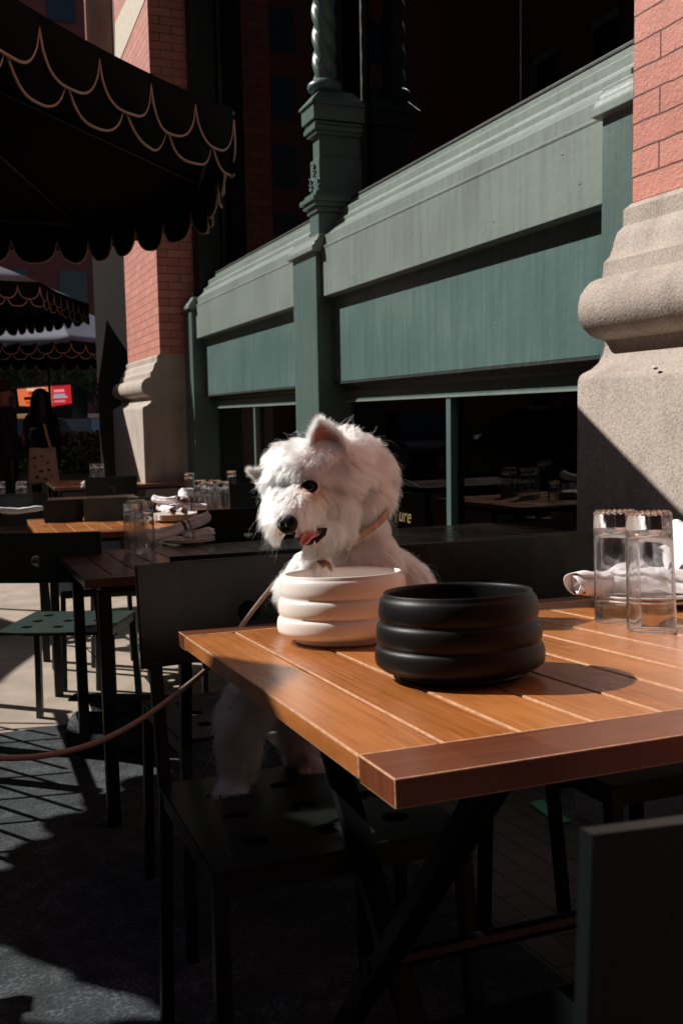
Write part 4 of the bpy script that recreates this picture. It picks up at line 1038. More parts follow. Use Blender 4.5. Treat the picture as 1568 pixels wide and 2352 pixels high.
# ---- fur: combed strands
# guides: px, py, direction (right, down, toward viewer), length in m, lift
GD = [(742, 1292, .5, .5, .1, .007, .3), (728, 1300, -.3, .9, .2, .014, .3),
 (690, 1050, -.5, .35, .3, .030, .45), (650, 1060, -.75, .25, .2, .034, .5), (730, 1060, .15, .5, .4, .030, .4), (770, 1085, .55, .55, .1, .030, .35), (700, 1035, -.3, -.7, .0, .036, .9), (655, 1030, -.8, -.7, .0, .034, .9),
 (760, 1010, -.3, -.9, -.1, .024, .8), (800, 1000, .35, -.85, -.1, .028, 1.0), (840, 1025, .6, -.6, 0, .030, 1.0), (868, 1065, .85, -.15, 0, .032, .95), (888, 1105, .9, .15, 0, .034, .9), (893, 1135, .85, .5, 0, .036, .7), (870, 1160, .6, .8, 0, .030, .45),
 (820, 1080, .75, .5, .05, .034, .45), (820, 1130, .55, .8, .05, .046, .25), (780, 1150, .5, .85, .1, .048, .22), (760, 1115, .6, .65, .1, .026, .3), (735, 1140, .65, .75, .1, .028, .3),
 (700, 1095, -.2, .75, .7, .026, .45), (725, 1098, .1, .6, .7, .020, .35), (675, 1100, -.5, .7, .4, .030, .45), (640, 1100, -.7, .65, .2, .028, .35), (605, 1110, -.8, .6, 0, .024, .35), (620, 1150, -.4, .9, 0, .044, .3),
 (690, 1145, .1, -.15, .6, .020, .45), (670, 1155, -.35, .6, .5, .036, .45), (650, 1170, -.42, .88, .2, .044, .38), (630, 1190, -.15, .98, 0, .048, .25), (640, 1215, -.03, 1, 0, .040, .2), (665, 1222, -.05, 1, .1, .020, .2),
 (700, 1165, .45, .55, .4, .030, .4), (720, 1180, .7, .65, .2, .032, .3), (700, 1200, .55, .75, .3, .018, .25), (735, 1205, .7, .6, .2, .022, .25), (760, 1185, .55, .85, .1, .034, .25), (770, 1215, .3, .95, .1, .030, .25), (740, 1250, .1, 1, .1, .030, .3), (705, 1262, -.2, 1, .1, .022, .3),
 (800, 1200, .3, .95, .1, .026, .2), (835, 1180, .35, .95, .1, .020, .2), (790, 1250, .0, 1, .2, .026, .2), (840, 1225, .45, .9, .1, .024, .25), (880, 1225, .75, .65, 0, .030, .45), (920, 1260, .75, .65, 0, .036, .5), (960, 1300, .8, .6, 0, .044, .5), (900, 1300, .45, .9, 0, .040, .3), (840, 1290, .1, 1, .1, .034, .2),
 (780, 1285, -.15, .95, .2, .030, .3), (720, 1275, -.4, .6, .4, .026, .5), (670, 1290, -.85, .25, .2, .028, .7), (650, 1330, -.85, .6, .1, .034, .6), (640, 1380, -.6, .8, 0, .038, .4), (600, 1430, -.5, .85, 0, .042, .35), (560, 1500, -.4, .9, 0, .040, .3), (700, 1400, 0, 1, 0, .03, .3), (850, 1400, .1, 1, 0, .03, .3),
 (530, 1600, -.6, .8, 0, .046, .65), (580, 1600, .1, 1, .15, .040, .5), (520, 1700, -.55, .8, 0, .040, .65), (570, 1700, .3, .95, .15, .036, .55), (540, 1780, -.3, .9, .2, .026, .55), (560, 1790, .4, .85, .2, .022, .5),
 (650, 1640, -.5, .85, 0, .036, .6), (700, 1640, .3, .95, .1, .038, .5), (720, 1700, .6, .75, .1, .034, .55), (730, 1755, .7, .5, .2, .016, .4), (690, 1750, -.1, .9, .2, .018, .3)]
GA = np.array(GD); 
vv = co; nm.calc_loop_triangles(); tri = np.array([t.vertices[:] for t in nm.loop_triangles]); P3 = vv[tri]
nrm_ = np.cross(P3[:, 1] - P3[:, 0], P3[:, 2] - P3[:, 0]); area = np.linalg.norm(nrm_, axis=1) / 2; nrm_ /= (2 * area[:, None] + 1e-12)
vn = np.zeros_like(vv); [np.add.at(vn, tri[:, k], nrm_ * area[:, None]) for k in range(3)]; vn /= np.linalg.norm(vn, axis=1)[:, None] + 1e-12
def sample(n):
    ti = rng.choice(len(tri), n, p=area / area.sum()); r1, r2 = rng.random(n), rng.random(n); s = np.sqrt(r1)
    w_ = np.stack([1 - s, s * (1 - r2), s * r2], 1)
    return (P3[ti] * w_[:, :, None]).sum(1), (vn[tri[ti]] * w_[:, :, None]).sum(1)
def px_of(P):
    q = (P - C0) @ R3; return np.stack([CX + F * q[:, 0] / -q[:, 2], CY - F * q[:, 1] / -q[:, 2], -q[:, 2]], 1)
def field(P, Nn):
    px = px_of(P); d2 = ((px[:, None, :2] - GA[None, :, :2]) ** 2).sum(2); W_ = 1 / (d2 + 120) ** 1.6; W_ /= W_.sum(1)[:, None]
    G = W_ @ GA[:, 2:]
    D = G[:, 0:1] * np.array(right) - G[:, 1:2] * np.array(up_) + G[:, 2:3] * np.array(back)
    T_ = D - Nn * (D * Nn).sum(1)[:, None] * .9; T_ /= np.linalg.norm(T_, axis=1)[:, None] + 1e-9
    return T_, G[:, 3], G[:, 4], px
def grow(P, Nn, K=7, scale=1.0, nclump=0.036, curl=.0016, extra=None):
    n = len(P); T_, L, lift, px = field(P, Nn); L = L * scale * (.72 + .5 * rng.random(n)) 
    # smooth large scale variation of the combing
    def sw(q, f, ph): return np.sin(q[:, 0] * f + ph) * np.cos(q[:, 1] * f * 1.3 + ph * 2) + .6 * np.sin(q[:, 2] * f * 1.7 + ph * 3)
    ja = sw(P, 55, .3) * .28 + sw(P, 170, 1.7) * .22 + rng.normal(0, .10, n)
    B_ = np.cross(Nn, T_); T2_ = T_ * np.cos(ja)[:, None] + B_ * np.sin(ja)[:, None]
    lift = np.clip(lift * (1 + .35 * sw(P, 90, .9)) + rng.normal(0, .08, n), .08, 1.3)
    S = np.linspace(0, 1, K); C_ = np.empty((n, K, 3)); g = np.array([0, 0, -1.0])
    for k, s in enumerate(S):
        ln = L * s
        nl = np.sin(np.minimum(lift, 1.2))[:, None] * (s - .42 * s * s)
        tl = np.cos(np.minimum(lift, 1.2))[:, None] * (s ** 1.1)
        C_[:, k] = P + (Nn * nl + T2_ * tl) * L[:, None] + g * (.16 * L * s * s)[:, None]
    # clumping toward a neighbour strand
    m = max(8, int(n * nclump)); ci = rng.choice(n, m, replace=False); kd = kdtree.KDTree(m)
    for j, i in enumerate(ci): kd.insert(P[i], j)
    kd.balance(); own = np.array([ci[kd.find(p)[1]] for p in P]); cl = .50 + .34 * rng.random(n); cl[rng.random(n) < .10] *= .25
    for k, s in enumerate(S):
        off = C_[own, k] - P[own] + P[own] * 1.0
        f = (cl * s ** 1.25)[:, None]; C_[:, k] = C_[:, k] * (1 - f) + off * f
    ph = rng.random((n, 3)) * 6.28; am = curl * (.4 + rng.random(n)) * np.where(px[:, 1] > 1500, 2.6, 1.0)
    for k, s in enumerate(S):
        C_[:, k] += np.stack([np.sin(ph[:, j] + s * 5.5) - np.sin(ph[:, j]) for j in range(3)], 1) * (am * s)[:, None] * np.clip(L / .03, .4, 1.4)[:, None]
    return C_, L, px
def make_curves(name, C_, L, tint, r0, mat, parent):
    n, K = C_.shape[:2]; hc = bpy.data.hair_curves.new(name); hc.add_curves([K] * n)
    hc.attributes['position'].data.foreach_set('vector', np.ascontiguousarray(C_, dtype=np.float32).ravel())
    ra = hc.attributes.new('radius', 'FLOAT', 'POINT') if 'radius' not in hc.attributes else hc.attributes['radius']
    rad = (r0 * (1 - .82 * np.linspace(0, 1, K) ** 1.4))[None, :] * np.ones((n, 1)); ra.data.foreach_set('value', rad.astype(np.float32).ravel())
    ta = hc.attributes.new('tint', 'FLOAT', 'CURVE'); ta.data.foreach_set('value', tint.astype(np.float32))
    hc.materials.append(mat); o = bpy.data.objects.new(name, hc); col.objects.link(o); o.parent = parent; return o
def fur_mat():
    m, t, b = nodes('white_fur'); at_ = N(t, 'Attribute'); at_.attribute_name = 'tint'
    hi = N(t, 'HairInfo')
    r = ramp(t, at_.outputs['Fac'], [(0, (.992, .962, .92)), (.35, (.95, .84, .70)), (.6, (.70, .42, .30)), (1, (.05, .03, .022))])
    v = N(t, 'HueSaturation'); mr = N(t, 'MapRange'); mr.inputs[3].default_value = .86; mr.inputs[4].default_value = 1.08
    t.links.new(hi.outputs['Random'], mr.inputs[0]); t.links.new(mr.outputs[0], v.inputs['Value']); t.links.new(r.outputs[0], v.inputs['Color'])
    o = t.nodes['Material Output']; t.nodes.remove(b)
    h = N(t, 'BsdfHairPrincipled'); h.model = 'CHIANG'; h.parametrization = 'COLOR'
    t.links.new(v.outputs[0], h.inputs['Color']); h.inputs['Roughness'].default_value = .45; h.inputs['Radial Roughness'].default_value = .7; h.inputs['IOR'].default_value = 1.5
    t.links.new(h.outputs[0], o.inputs[0]); return m
FM = fur_mat()
def tints(px, n):
    t_ = np.clip(rng.normal(.05, .06, n), 0, .3)
    def blob(x, y, sx, sy, a):
        return a * np.exp(-(((px[:, 0] - x) / sx) ** 2 + ((px[:, 1] - y) / sy) ** 2))
    t_ += blob(640, 1235, 35, 45, .16) + blob(690, 1215, 22, 14, .28) + blob(713, 1128, 30, 19, .8) + blob(745, 1225, 26, 14, .30) + blob(780, 1240, 50, 40, .10) + blob(540, 1825, 55, 22, .22) + blob(725, 1780, 45, 18, .2) + blob(746, 1291, 13, 8, 1.2)
    return np.clip(t_, 0, 1)
NF = 240000
Pp, Nn = sample(NF); pxx = px_of(Pp)
face = ((pxx[:, 0] > 560) & (pxx[:, 0] < 1010) & (pxx[:, 1] > 950) & (pxx[:, 1] < 1420))
facing = (Nn @ np.array(back)) > -.55
eyed = ((pxx[:, 0] - 712) / 22) ** 2 + ((pxx[:, 1] - 1117) / 14) ** 2 < 1
nosed = (((pxx[:, 0] - 657) / 29) ** 2 + ((pxx[:, 1] - 1202) / 30) ** 2 < 1) & (pxx[:, 2] < 1.55)
mouthd = (((pxx[:, 0] - 704) / 34) ** 2 + ((pxx[:, 1] - 1237) / 13) ** 2 < 1)
padd = ((pxx[:, 0] - 742) / 17) ** 2 + ((pxx[:, 1] - 1292) / 13) ** 2 < 1
# collar band: strands under it stay short
keep = facing & ~eyed & ~nosed & ~mouthd
Pp, Nn, pxx = Pp[keep], Nn[keep], pxx[keep]
cb = Pp - np.array(cc); za = cb @ np.array(ax); under = (np.abs(za) < .013) & (np.linalg.norm(cb - za[:, None] * np.array(ax), axis=1) < .085) & (np.abs(Pp - np.array(cc)).max(1) < .11)
C_, L, px = grow(Pp, Nn)
hang = (za > .0) & (za < .05)
C_[under] = Pp[under][:, None, :] + (C_[under] - Pp[under][:, None, :]) * .30
# shorten near eye and nose
ne = np.exp(-(((px[:, 0] - 712) / 30) ** 2 + ((px[:, 1] - 1117) / 22) ** 2)); nn_ = np.exp(-(((px[:, 0] - 658) / 34) ** 2 + ((px[:, 1] - 1200) / 26) ** 2)); ee = np.exp(-(((px[:, 0] - 760) / 46) ** 2 + ((px[:, 1] - 1030) / 34) ** 2)) ; sc_ = np.clip(1 - .72 * ne - .70 * nn_ - .55 * ee, .2, 1)
C_ = C_[:, :1] + (C_ - C_[:, :1]) * sc_[:, None, None]
make_curves('fur', C_, L, tints(px, len(L)), .00032, FM, dog)
# wisps: sparse longer flyaways
Pw, Nw = sample(2600); pw = px_of(Pw); k = ((Nw @ np.array(back)) > -.6) & ((pw[:, 0] - 712) ** 2 + (pw[:, 1] - 1117) ** 2 > 900) & ((pw[:, 0] - 680) ** 2 + (pw[:, 1] - 1225) ** 2 > 2500); Pw, Nw = Pw[k], Nw[k]
Cw, Lw, pw = grow(Pw, Nw, 9, 1.35, .5, .006); make_curves('stray_hair', Cw, Lw, np.clip(rng.normal(.03, .04, len(Lw)), 0, 1), .00015, FM, dog)
# short fur on the ears, running to the tip
def ear_fur(E_, n, L0, tipdir, edge):
    V, n1, n2 = E_; V = np.array(V).reshape(n1 + 1, n2, 3); i = rng.random(n) * (n1 - .01); k = rng.random(n) * (n2 - 1.01)
    if edge: k = np.where(rng.random(n) < .8, np.where(rng.random(n) < .5, rng.random(n) * 1.3, n2 - 2.3 + rng.random(n) * 1.29), k)
    i0, k0 = i.astype(int), k.astype(int); fi, fk = (i - i0)[:, None], (k - k0)[:, None]
    P = V[i0, k0] * (1 - fi) * (1 - fk) + V[i0 + 1, k0] * fi * (1 - fk) + V[i0, k0 + 1] * (1 - fi) * fk + V[i0 + 1, k0 + 1] * fi * fk
    tip = V[-1, 0]; D = tip - P; D /= np.linalg.norm(D, axis=1)[:, None] + 1e-6
    side = np.where(k < n2 / 2, -1, 1)[:, None] * np.array(right) * .55
    front = rng.random(n) < (.35 if edge else .75); nrm = np.array(back)[None] * np.where(front, 1, -1)[:, None]
    D = D + side + nrm * .35 + rng.normal(0, .22, (n, 3)); D /= np.linalg.norm(D, axis=1)[:, None]
    Ln = L0 * (.6 + .8 * rng.random(n)); S = np.linspace(0, 1, 6)
    C_ = P[:, None] + nrm[:, None] * .0012 + D[:, None] * (S[None, :, None] * Ln[:, None, None]); C_[:, :, 2] -= (S ** 2)[None] * Ln[:, None] * .12
    return C_, Ln
C1, L1 = ear_fur(earR, 9500, .017, None, True); make_curves('ear_fur', C1, L1, np.clip(rng.normal(.08, .06, len(L1)), 0, 1), .00026, FM, dog)
C1, L1 = ear_fur(earL, 8000, .013, None, False); make_curves('ear_fur', C1, L1, np.clip(rng.normal(.12, .06, len(L1)), 0, 1), .00026, FM, dog)

# ================================================================== PEOPLE
def skin_mesh(name, verts, edges, radii, mat, parent=None, sub=2):
    me = bpy.data.meshes.new(name); me.from_pydata([tuple(v) for v in verts], edges, []); o = bpy.data.objects.new(name, me); col.objects.link(o)
    sk = o.modifiers.new('sk', 'SKIN'); sk.use_smooth_shade = True
    for i, r in enumerate(radii):
        d = me.skin_vertices[0].data[i]; d.radius = (r, r) if not hasattr(r, '__len__') else r; d.use_root = (i == 0)
    sb = o.modifiers.new('sb', 'SUBSURF'); sb.levels = sb.render_levels = sub
    dg_ = bpy.context.evaluated_depsgraph_get(); m2 = bpy.data.meshes.new_from_object(o.evaluated_get(dg_)); o.modifiers.clear(); o.data = m2
    m2.materials.clear(); m2.materials.append(mat)
    for p in m2.polygons: p.use_smooth = True
    if parent is not None: o.parent = parent
    return o
def person(H, M_, label, handL, handR, bare=True, female=False):
    """standing body, hips as root; local x = right, y = the way they face, z = up"""
    s = H / 1.75; V = []; E_ = []; Rr = []
    def v(p, r, par=None):
        V.append(Vector(p)); Rr.append(r); 
        if par is not None: E_.append((par, len(V) - 1))
        return len(V) - 1
    k = .9 if female else 1.0
    hip = v((0, 0, .93 * s), (.15 * k, .105)); w1 = v((0, 0, 1.08 * s), (.125 * k, .095), hip); ch = v((0, -.01, 1.28 * s), (.15 * k, .115), w1); sh = v((0, -.01, 1.41 * s), (.11 * k, .08), ch)
    nk = v((0, 0, 1.50 * s), .052, sh); hd = v((0, .015, 1.58 * s), (.068, .075), nk); h2 = v((0, .02, 1.665 * s), (.075, .09), hd); h3 = v((0, .01, 1.73 * s), (.055, .065), h2)
    for sd, hand in ((-1, handL), (1, handR)):
        a = v((sd * .17 * k * s, -.01, 1.40 * s), .055, sh); hand = Vector(hand); so_ = V[a]
        el = v(so_.lerp(hand, .5) + Vector((sd * .04, -.06, -.05)), .04, a); fo = v(V[el].lerp(hand, .9), .027, el); hn = v(hand, .028, fo)
        dr = (hand - V[el]).normalized(); sdv = dr.orthogonal().normalized()
        for q in range(4):
            f = v(hand + dr * .045 + sdv * (.018 * (q - 1.5)), .009, hn); v(V[f] + dr * (.035 + .006 * (q in (1, 2))) - Vector((0, 0, .012)), .0075, f)
        f = v(hand + sdv * .04 + dr * .02, .010, hn); v(V[f] + dr * .03 + sdv * .008, .008, f)
        l = v((sd * .09 * s, 0, .86 * s), .088, hip); kn = v((sd * .10 * s, .01, .48 * s), .06, l); an = v((sd * .10 * s, -.01, .09 * s), .04, kn); v((sd * .11 * s, .15 * s, .035), .038, an)
    o = skin_mesh('person', V, E_, Rr, MT['skin']); o.matrix_world = M_; tag(o, label, 'person'); return o, s
def shell(o, cond, off, name, mat):        # clothing grown from the body surface
    src = o.data; bm = bmesh.new(); bm.from_mesh(src); bm.normal_update()
    dead = [f for f in bm.faces if not cond(f.calc_center_median())]; bmesh.ops.delete(bm, geom=dead, context='FACES')
    for v in bm.verts: v.co += v.normal * off
    me = bpy.data.meshes.new(name); bm.to_mesh(me); bm.free(); me.materials.append(mat)
    for p in me.polygons: p.use_smooth = True
    c = bpy.data.objects.new(name, me); col.objects.link(c); c.parent = o; m_ = c.modifiers.new('s', 'SOLIDIFY'); m_.thickness = .006; return c
def stand(px, py, dep, yaw):
    p = at(px, py, dep); m = Matrix.Rotation(radians(yaw), 4, 'Z'); m.translation = Vector((p[0], p[1], zg(p[1]))); return m
# woman seen from behind, with the tote on her shoulder
Mw = stand(98, 1000, 11.8, -5); Iw = Mw.inverted()
hL = Iw @ Vector(at(58, 1022, 11.55)); hR = Iw @ Vector(at(128, 1100, 11.9))
wo, s = person(1.66, Mw, 'person seen from behind with long black hair and a printed canvas bag', hL, hR, female=True)
shell(wo, lambda c: .86 * s < c.z < 1.47 * s and abs(c.x) < .21, .008, 'shirt', MT['cloth'])
shell(wo, lambda c: c.z < .95 * s and c.z > .1 and abs(c.x) < .3, .010, 'trousers', MT['carb'])
hb = MB(); hb.lathe([(.001, 1.775 * s), (.05, 1.765 * s), (.095, 1.72 * s), (.118, 1.64 * s), (.135, 1.52 * s), (.15, 1.40 * s), (.155, 1.30 * s), (.13, 1.25 * s), (.06, 1.24 * s), (.001, 1.25 * s)], 28, (0, -.045, 0))
hb.build('hair', MT['hair'], wo, smooth=True)
# the bag
tb = tag(empty('tote_bag', tuple(at(100, 1075, 11.6))), 'pale canvas tote bag with small dark prints, hanging from the shoulder of the person', 'bag')
b = MB(); n = 14; V = []
oc = [(68, 1030), (128, 1028), (139, 1110), (64, 1113)]
def bil(u, v): 
    a = np.array(oc[0]) * (1 - u) + np.array(oc[1]) * u; c = np.array(oc[3]) * (1 - u) + np.array(oc[2]) * u; return a * (1 - v) + c * v
for sgn in (-1, 1):
    for i in range(n + 1):
        for j in range(n + 1):
            u, v_ = i / n, j / n; q = bil(u, v_); bul = .05 * sin(pi * u) * (.35 + .65 * v_) * (1 if v_ < .93 else .6)
            V.append(tuple(Vector(at(q[0], q[1], 11.62)) - back * (-sgn) * bul * -1 + Vector((0, 0, .006 * sin(9 * u + 4 * v_)))))
m1 = (n + 1) ** 2
for o_ in (0, m1): b.add([], []); b.f += [[o_ + i * (n + 1) + j, o_ + i * (n + 1) + j + 1, o_ + (i + 1) * (n + 1) + j + 1, o_ + (i + 1) * (n + 1) + j] for i in range(n) for j in range(n)]; b.mi += [0] * (n * n)
b.v = V; bag = world_child(b.build('bag_body', MT['tote'], None, smooth=True, merge=False), tb); m_ = bag.modifiers.new('s', 'SOLIDIFY'); m_.thickness = .004
pr_ = MB(); rr = random.Random(4)
for (x, y, w_, h_) in [(80, 1052, 9, 5), (97, 1048, 10, 4), (110, 1063, 8, 5), (82, 1070, 7, 4), (95, 1082, 12, 5), (113, 1079, 9, 6), (86, 1096, 10, 6), (106, 1100, 11, 5), (121, 1092, 5, 4)]:
    n0 = len(pr_.v)
    ring = [tuple(at(x + w_ * .5 * cos(a) * (1 + .3 * sin(3 * a + x)), y + h_ * .5 * sin(a) * (1 + .3 * cos(2 * a + y)), 11.555)) for a in np.linspace(0, 2 * pi, 14)[:-1]]
    pr_.add(ring, [list(range(13))])
world_child(pr_.build('print', MT['ink'], None, merge=False), tb)
st_ = MB(); sp = cr_spline([at(118, 1032, 11.56), at(108, 1000, 11.55), at(103, 978, 11.6), at(94, 966, 11.72), at(88, 966, 11.85), at(84, 985, 11.95)], 6)
st_.tube(sp, .016, 8); so2 = st_.build('strap', MT['tote'], None, smooth=True); world_child(so2, tb)
# man looking to the right
Mm = stand(14, 1000, 11.3, -62); Im = Mm.inverted()
mn, s = person(1.74, Mm, 'person in dark T-shirt and sunglasses with a beard, at the left edge', Im @ Vector(at(30, 1120, 11.4)), Im @ Vector(at(46, 1024, 11.35)))
shell(mn, lambda c: .84 * s < c.z < 1.46 * s and abs(c.x) < .27 and c.y < .2, .012, 't_shirt', MT['cloth'])
shell(mn, lambda c: .1 < c.z < .95 * s and abs(c.x) < .3 and c.y < .25, .010, 'trousers', MT['carb'])
MB().ball((0, .0, 1.70 * s), .10, 12, (.86, 1.0, .78)).build('hair', simple('brown_hair', (.05, .025, .018), .7), mn, smooth=True)
MB().ball((0, .06, 1.565 * s), .062, 10, (1.05, .75, .75)).build('beard', simple('beard', (.05, .022, .015), .9), mn, smooth=True)
MB().ball((-.03, .098, 1.655 * s), .024, 8, (1, .4, .8)).ball((.03, .098, 1.655 * s), .024, 8, (1, .4, .8)).bar((-.08, .09, 1.665 * s), (.08, .09, 1.665 * s), .006, .006).bar((.082, .09, 1.665 * s), (.085, -.01, 1.665 * s), .005, .005).bar((-.082, .09, 1.665 * s), (-.085, -.01, 1.665 * s), .005, .005).build('sunglasses', MT['carb'], mn, smooth=True)
MB().ball((0, .118, 1.625 * s), .014, 6, (.8, 1.1, 1.3)).build('nose', MT['skin'], mn, smooth=True)

# ================================================================== STREET
def car(x, y, yaw, mat, label, L=4.6, taxi=False):
    o = tag(empty('parked_car', mw=Matrix.Translation((x, y, zg(y) - .14)) @ Matrix.Rotation(radians(yaw), 4, 'Z')), label, 'car'); W = .9
    pro = [(-L / 2, .35), (-L / 2 + .02, .75), (-L / 2 + .25, .88), (-1.25, .95), (1.0, .95), (L / 2 - .25, .82), (L / 2, .62), (L / 2, .3), (1.75, .25), (-1.7, .25)]
    b = MB(); b.prism([(p[0], p[1]) for p in pro], -W, W); b.build('body', mat, o, bevel=.05, seg=3, auto=.6)
    gh = MB(); lo = [(-1.75, .93), (1.15, .93), (.45, 1.42), (-1.25, 1.44)]; V = [(p[0], -W * (.93 if p[1] < 1 else .74), p[1]) for p in lo] + [(p[0], W * (.93 if p[1] < 1 else .74), p[1]) for p in lo]
    gh.add(V, [(0, 1, 2, 3), (7, 6, 5, 4), (0, 4, 5, 1), (1, 5, 6, 2), (2, 6, 7, 3), (3, 7, 4, 0)]); gh.build('windows', simple('car_glass', (.01, .012, .014), .06), o, bevel=.02)
    MB().box(-1.2, .42, -W * .72, W * .72, 1.425, 1.465).build('roof', mat, o, bevel=.015)
    for sx in (-1.4, 1.4):
        for sy in (-1, 1):
            fr = lambda p, sx=sx, sy=sy: (sx + p[0], sy * (W - .12) + p[2] * sy, .32 + p[1])
            w_ = MB().lathe([(.19, -.1), (.30, -.1), (.32, -.06), (.32, .09), (.30, .12), (.19, .12)], 24, fr=fr).build('wheel', MT['tyre'], o, auto=.5)
            MB().lathe([(0, .09), (.19, .10), (.19, .06), (0, .06)], 16, fr=fr).build('rim', MT['chrome'], w_, auto=.5)
    for sy in (-.6, .6):
        MB().box(-L / 2 - .01, -L / 2 + .05, sy - .2, sy + .2, .62, .74).build('tail_light', MT['red'], o); MB().box(L / 2 - .08, L / 2 + .01, sy - .2, sy + .2, .6, .7).build('headlight', MT['chrome'], o)
    if taxi: MB().box(-.3, 0, -.3, .3, 1.465, 1.6).build('roof_sign', MT['plate'], o, bevel=.02)
    return o
c_ = at(65, 1000, 19); car(c_[0], c_[1], 75, MT['carb'], 'black car with a bright roof line behind the two people')
c_ = at(195, 985, 21.5); car(c_[0], c_[1], 60, MT['carb'], 'dark car behind the far umbrella pole')
c_ = at(70, 985, 26); car(c_[0], c_[1], 65, MT['yellow'], 'yellow cab just showing beneath the lit screen', taxi=True)
c_ = at(235, 985, 30); car(c_[0], c_[1], 50, MT['yellow'], 'yellow cab further away to the right of the pole', taxi=True)
car(-4.6, 1.5, 90, MT['carb'], 'added black car parked at the kerb on the left, outside the picture')  # unseen row of kerb cars added to block bright street reflections in the panes
car(-4.6, 7.2, 90, simple('car_grey', (.03, .032, .035), .3), 'added unseen dark grey car parked at the kerb, second from the viewer')
car(-4.6, 12.9, 90, MT['carb'], 'added unseen black car parked at the kerb, third from the viewer')
car(-4.6, 18.6, 90, simple('car_blue', (.01, .015, .03), .3), 'added unseen dark blue car parked at the kerb, fourth from the viewer')
# the lit screen on a truck
sc_o = tag(empty('advert_truck', tuple(at(102, 960, 33))), 'truck carrying a red and orange lit advertising screen', 'truck')
def quad3(name, P, mat, par, th=.02):
    b = MB(); n = len(P); V = [tuple(p) for p in P] + [tuple(Vector(p) - back * th) for p in P]
    b.add(V, [list(range(n)), list(range(n, 2 * n))[::-1]] + [(i, (i + 1) % n, n + (i + 1) % n, n + i) for i in range(n)]); return world_child(b.build(name, mat, None), par)
def S3(x, y, d=33.0): return Vector(at(x, y, d))
quad3('cargo_box', [S3(37, 889, 33.1), S3(166, 879, 33.1), S3(167, 965, 33.1), S3(38, 965, 33.1)], MT['carb'], sc_o, 2.0)
quad3('top_rail', [S3(38, 886, 32.9), S3(164, 877, 32.9), S3(164, 882, 32.9), S3(38, 891, 32.9)], MT['pole'], sc_o, .1)
quad3('screen', [S3(40, 894), S3(119, 887), S3(121, 935), S3(45, 932)], emis('orange_screen', (1, .22, .08), .6), sc_o)
quad3('screen', [S3(120, 887), S3(162, 884), S3(165, 926), S3(122, 933)], emis('red_screen', (.75, .025, .035), .55), sc_o)
for (x, y, w_, h_, c, s_) in [(62, 892, 40, 6, (1, .62, .45), 1.1), (66, 900, 52, 7, (.9, .04, .02), .8), (56, 912, 42, 7, (.04, .02, .02), .1), (60, 922, 50, 6, (.95, .08, .05), .8), (84, 898, 30, 4, (1, .8, .5), 1.1),
                              (124, 895, 24, 6, (1, .4, .45), 1.0), (124, 905, 26, 6, (.65, .6, .7), .7), (123, 911, 32, 4, (.7, .65, .75), .7), (125, 920, 25, 4, (1, .35, .4), .9)]:
    q = quad3('screen_text', [S3(x, y, 32.95), S3(x + w_, y - w_ * .05, 32.95), S3(x + w_, y - w_ * .05 + h_, 32.95), S3(x, y + h_, 32.95)], emis('screen_mark', c, s_ * .6), sc_o, .01)
quad3('chassis', [S3(42, 965, 32.6), S3(160, 965, 32.6), S3(160, 985, 32.6), S3(42, 985, 32.6)], MT['yellow'], sc_o, 1.5)
quad3('bumper', [S3(40, 955, 32.4), S3(90, 951, 32.4), S3(90, 955, 32.4), S3(40, 960, 32.4)], MT['chrome'], sc_o, .05)
# red sign letters
ns = tag(empty('shop_sign', tuple(at(255, 868, 17.5))), 'glowing red sign letters left of the far pier', 'sign'); 
for (ch, x) in [('S', 229), ('R', 251), ('T', 269), ('I', 283)]:
    fc = bpy.data.curves.new('letter', 'FONT'); fc.body = ch; fc.size = .30; fc.extrude = .01
    tmp = bpy.data.objects.new('t', fc); col.objects.link(tmp); dgl = bpy.context.evaluated_depsgraph_get(); ml = bpy.data.meshes.new_from_object(tmp.evaluated_get(dgl)); bpy.data.objects.remove(tmp)
    ml.materials.clear(); ml.materials.append(MT['neon']); lo_ = bpy.data.objects.new('letter', ml); col.objects.link(lo_)
    m = Matrix.Rotation(radians(-22), 4, 'Z') @ Matrix.Rotation(radians(90), 4, 'X'); m.translation = Vector(at(x - 6, 880, 17.5)); lo_.matrix_world = m
    lo_.parent = ns; lo_.matrix_parent_inverse = Matrix.Translation(-Vector(ns.location))
world_child(MB().bar(tuple(at(215, 883, 17.5)), tuple(at(330, 881, 17.5)), .03, .03).bar(tuple(at(300, 881, 17.5)), tuple(at(300, 700, 17.6)), .03, .03).build('sign_rail', MT['pole'], None), ns)
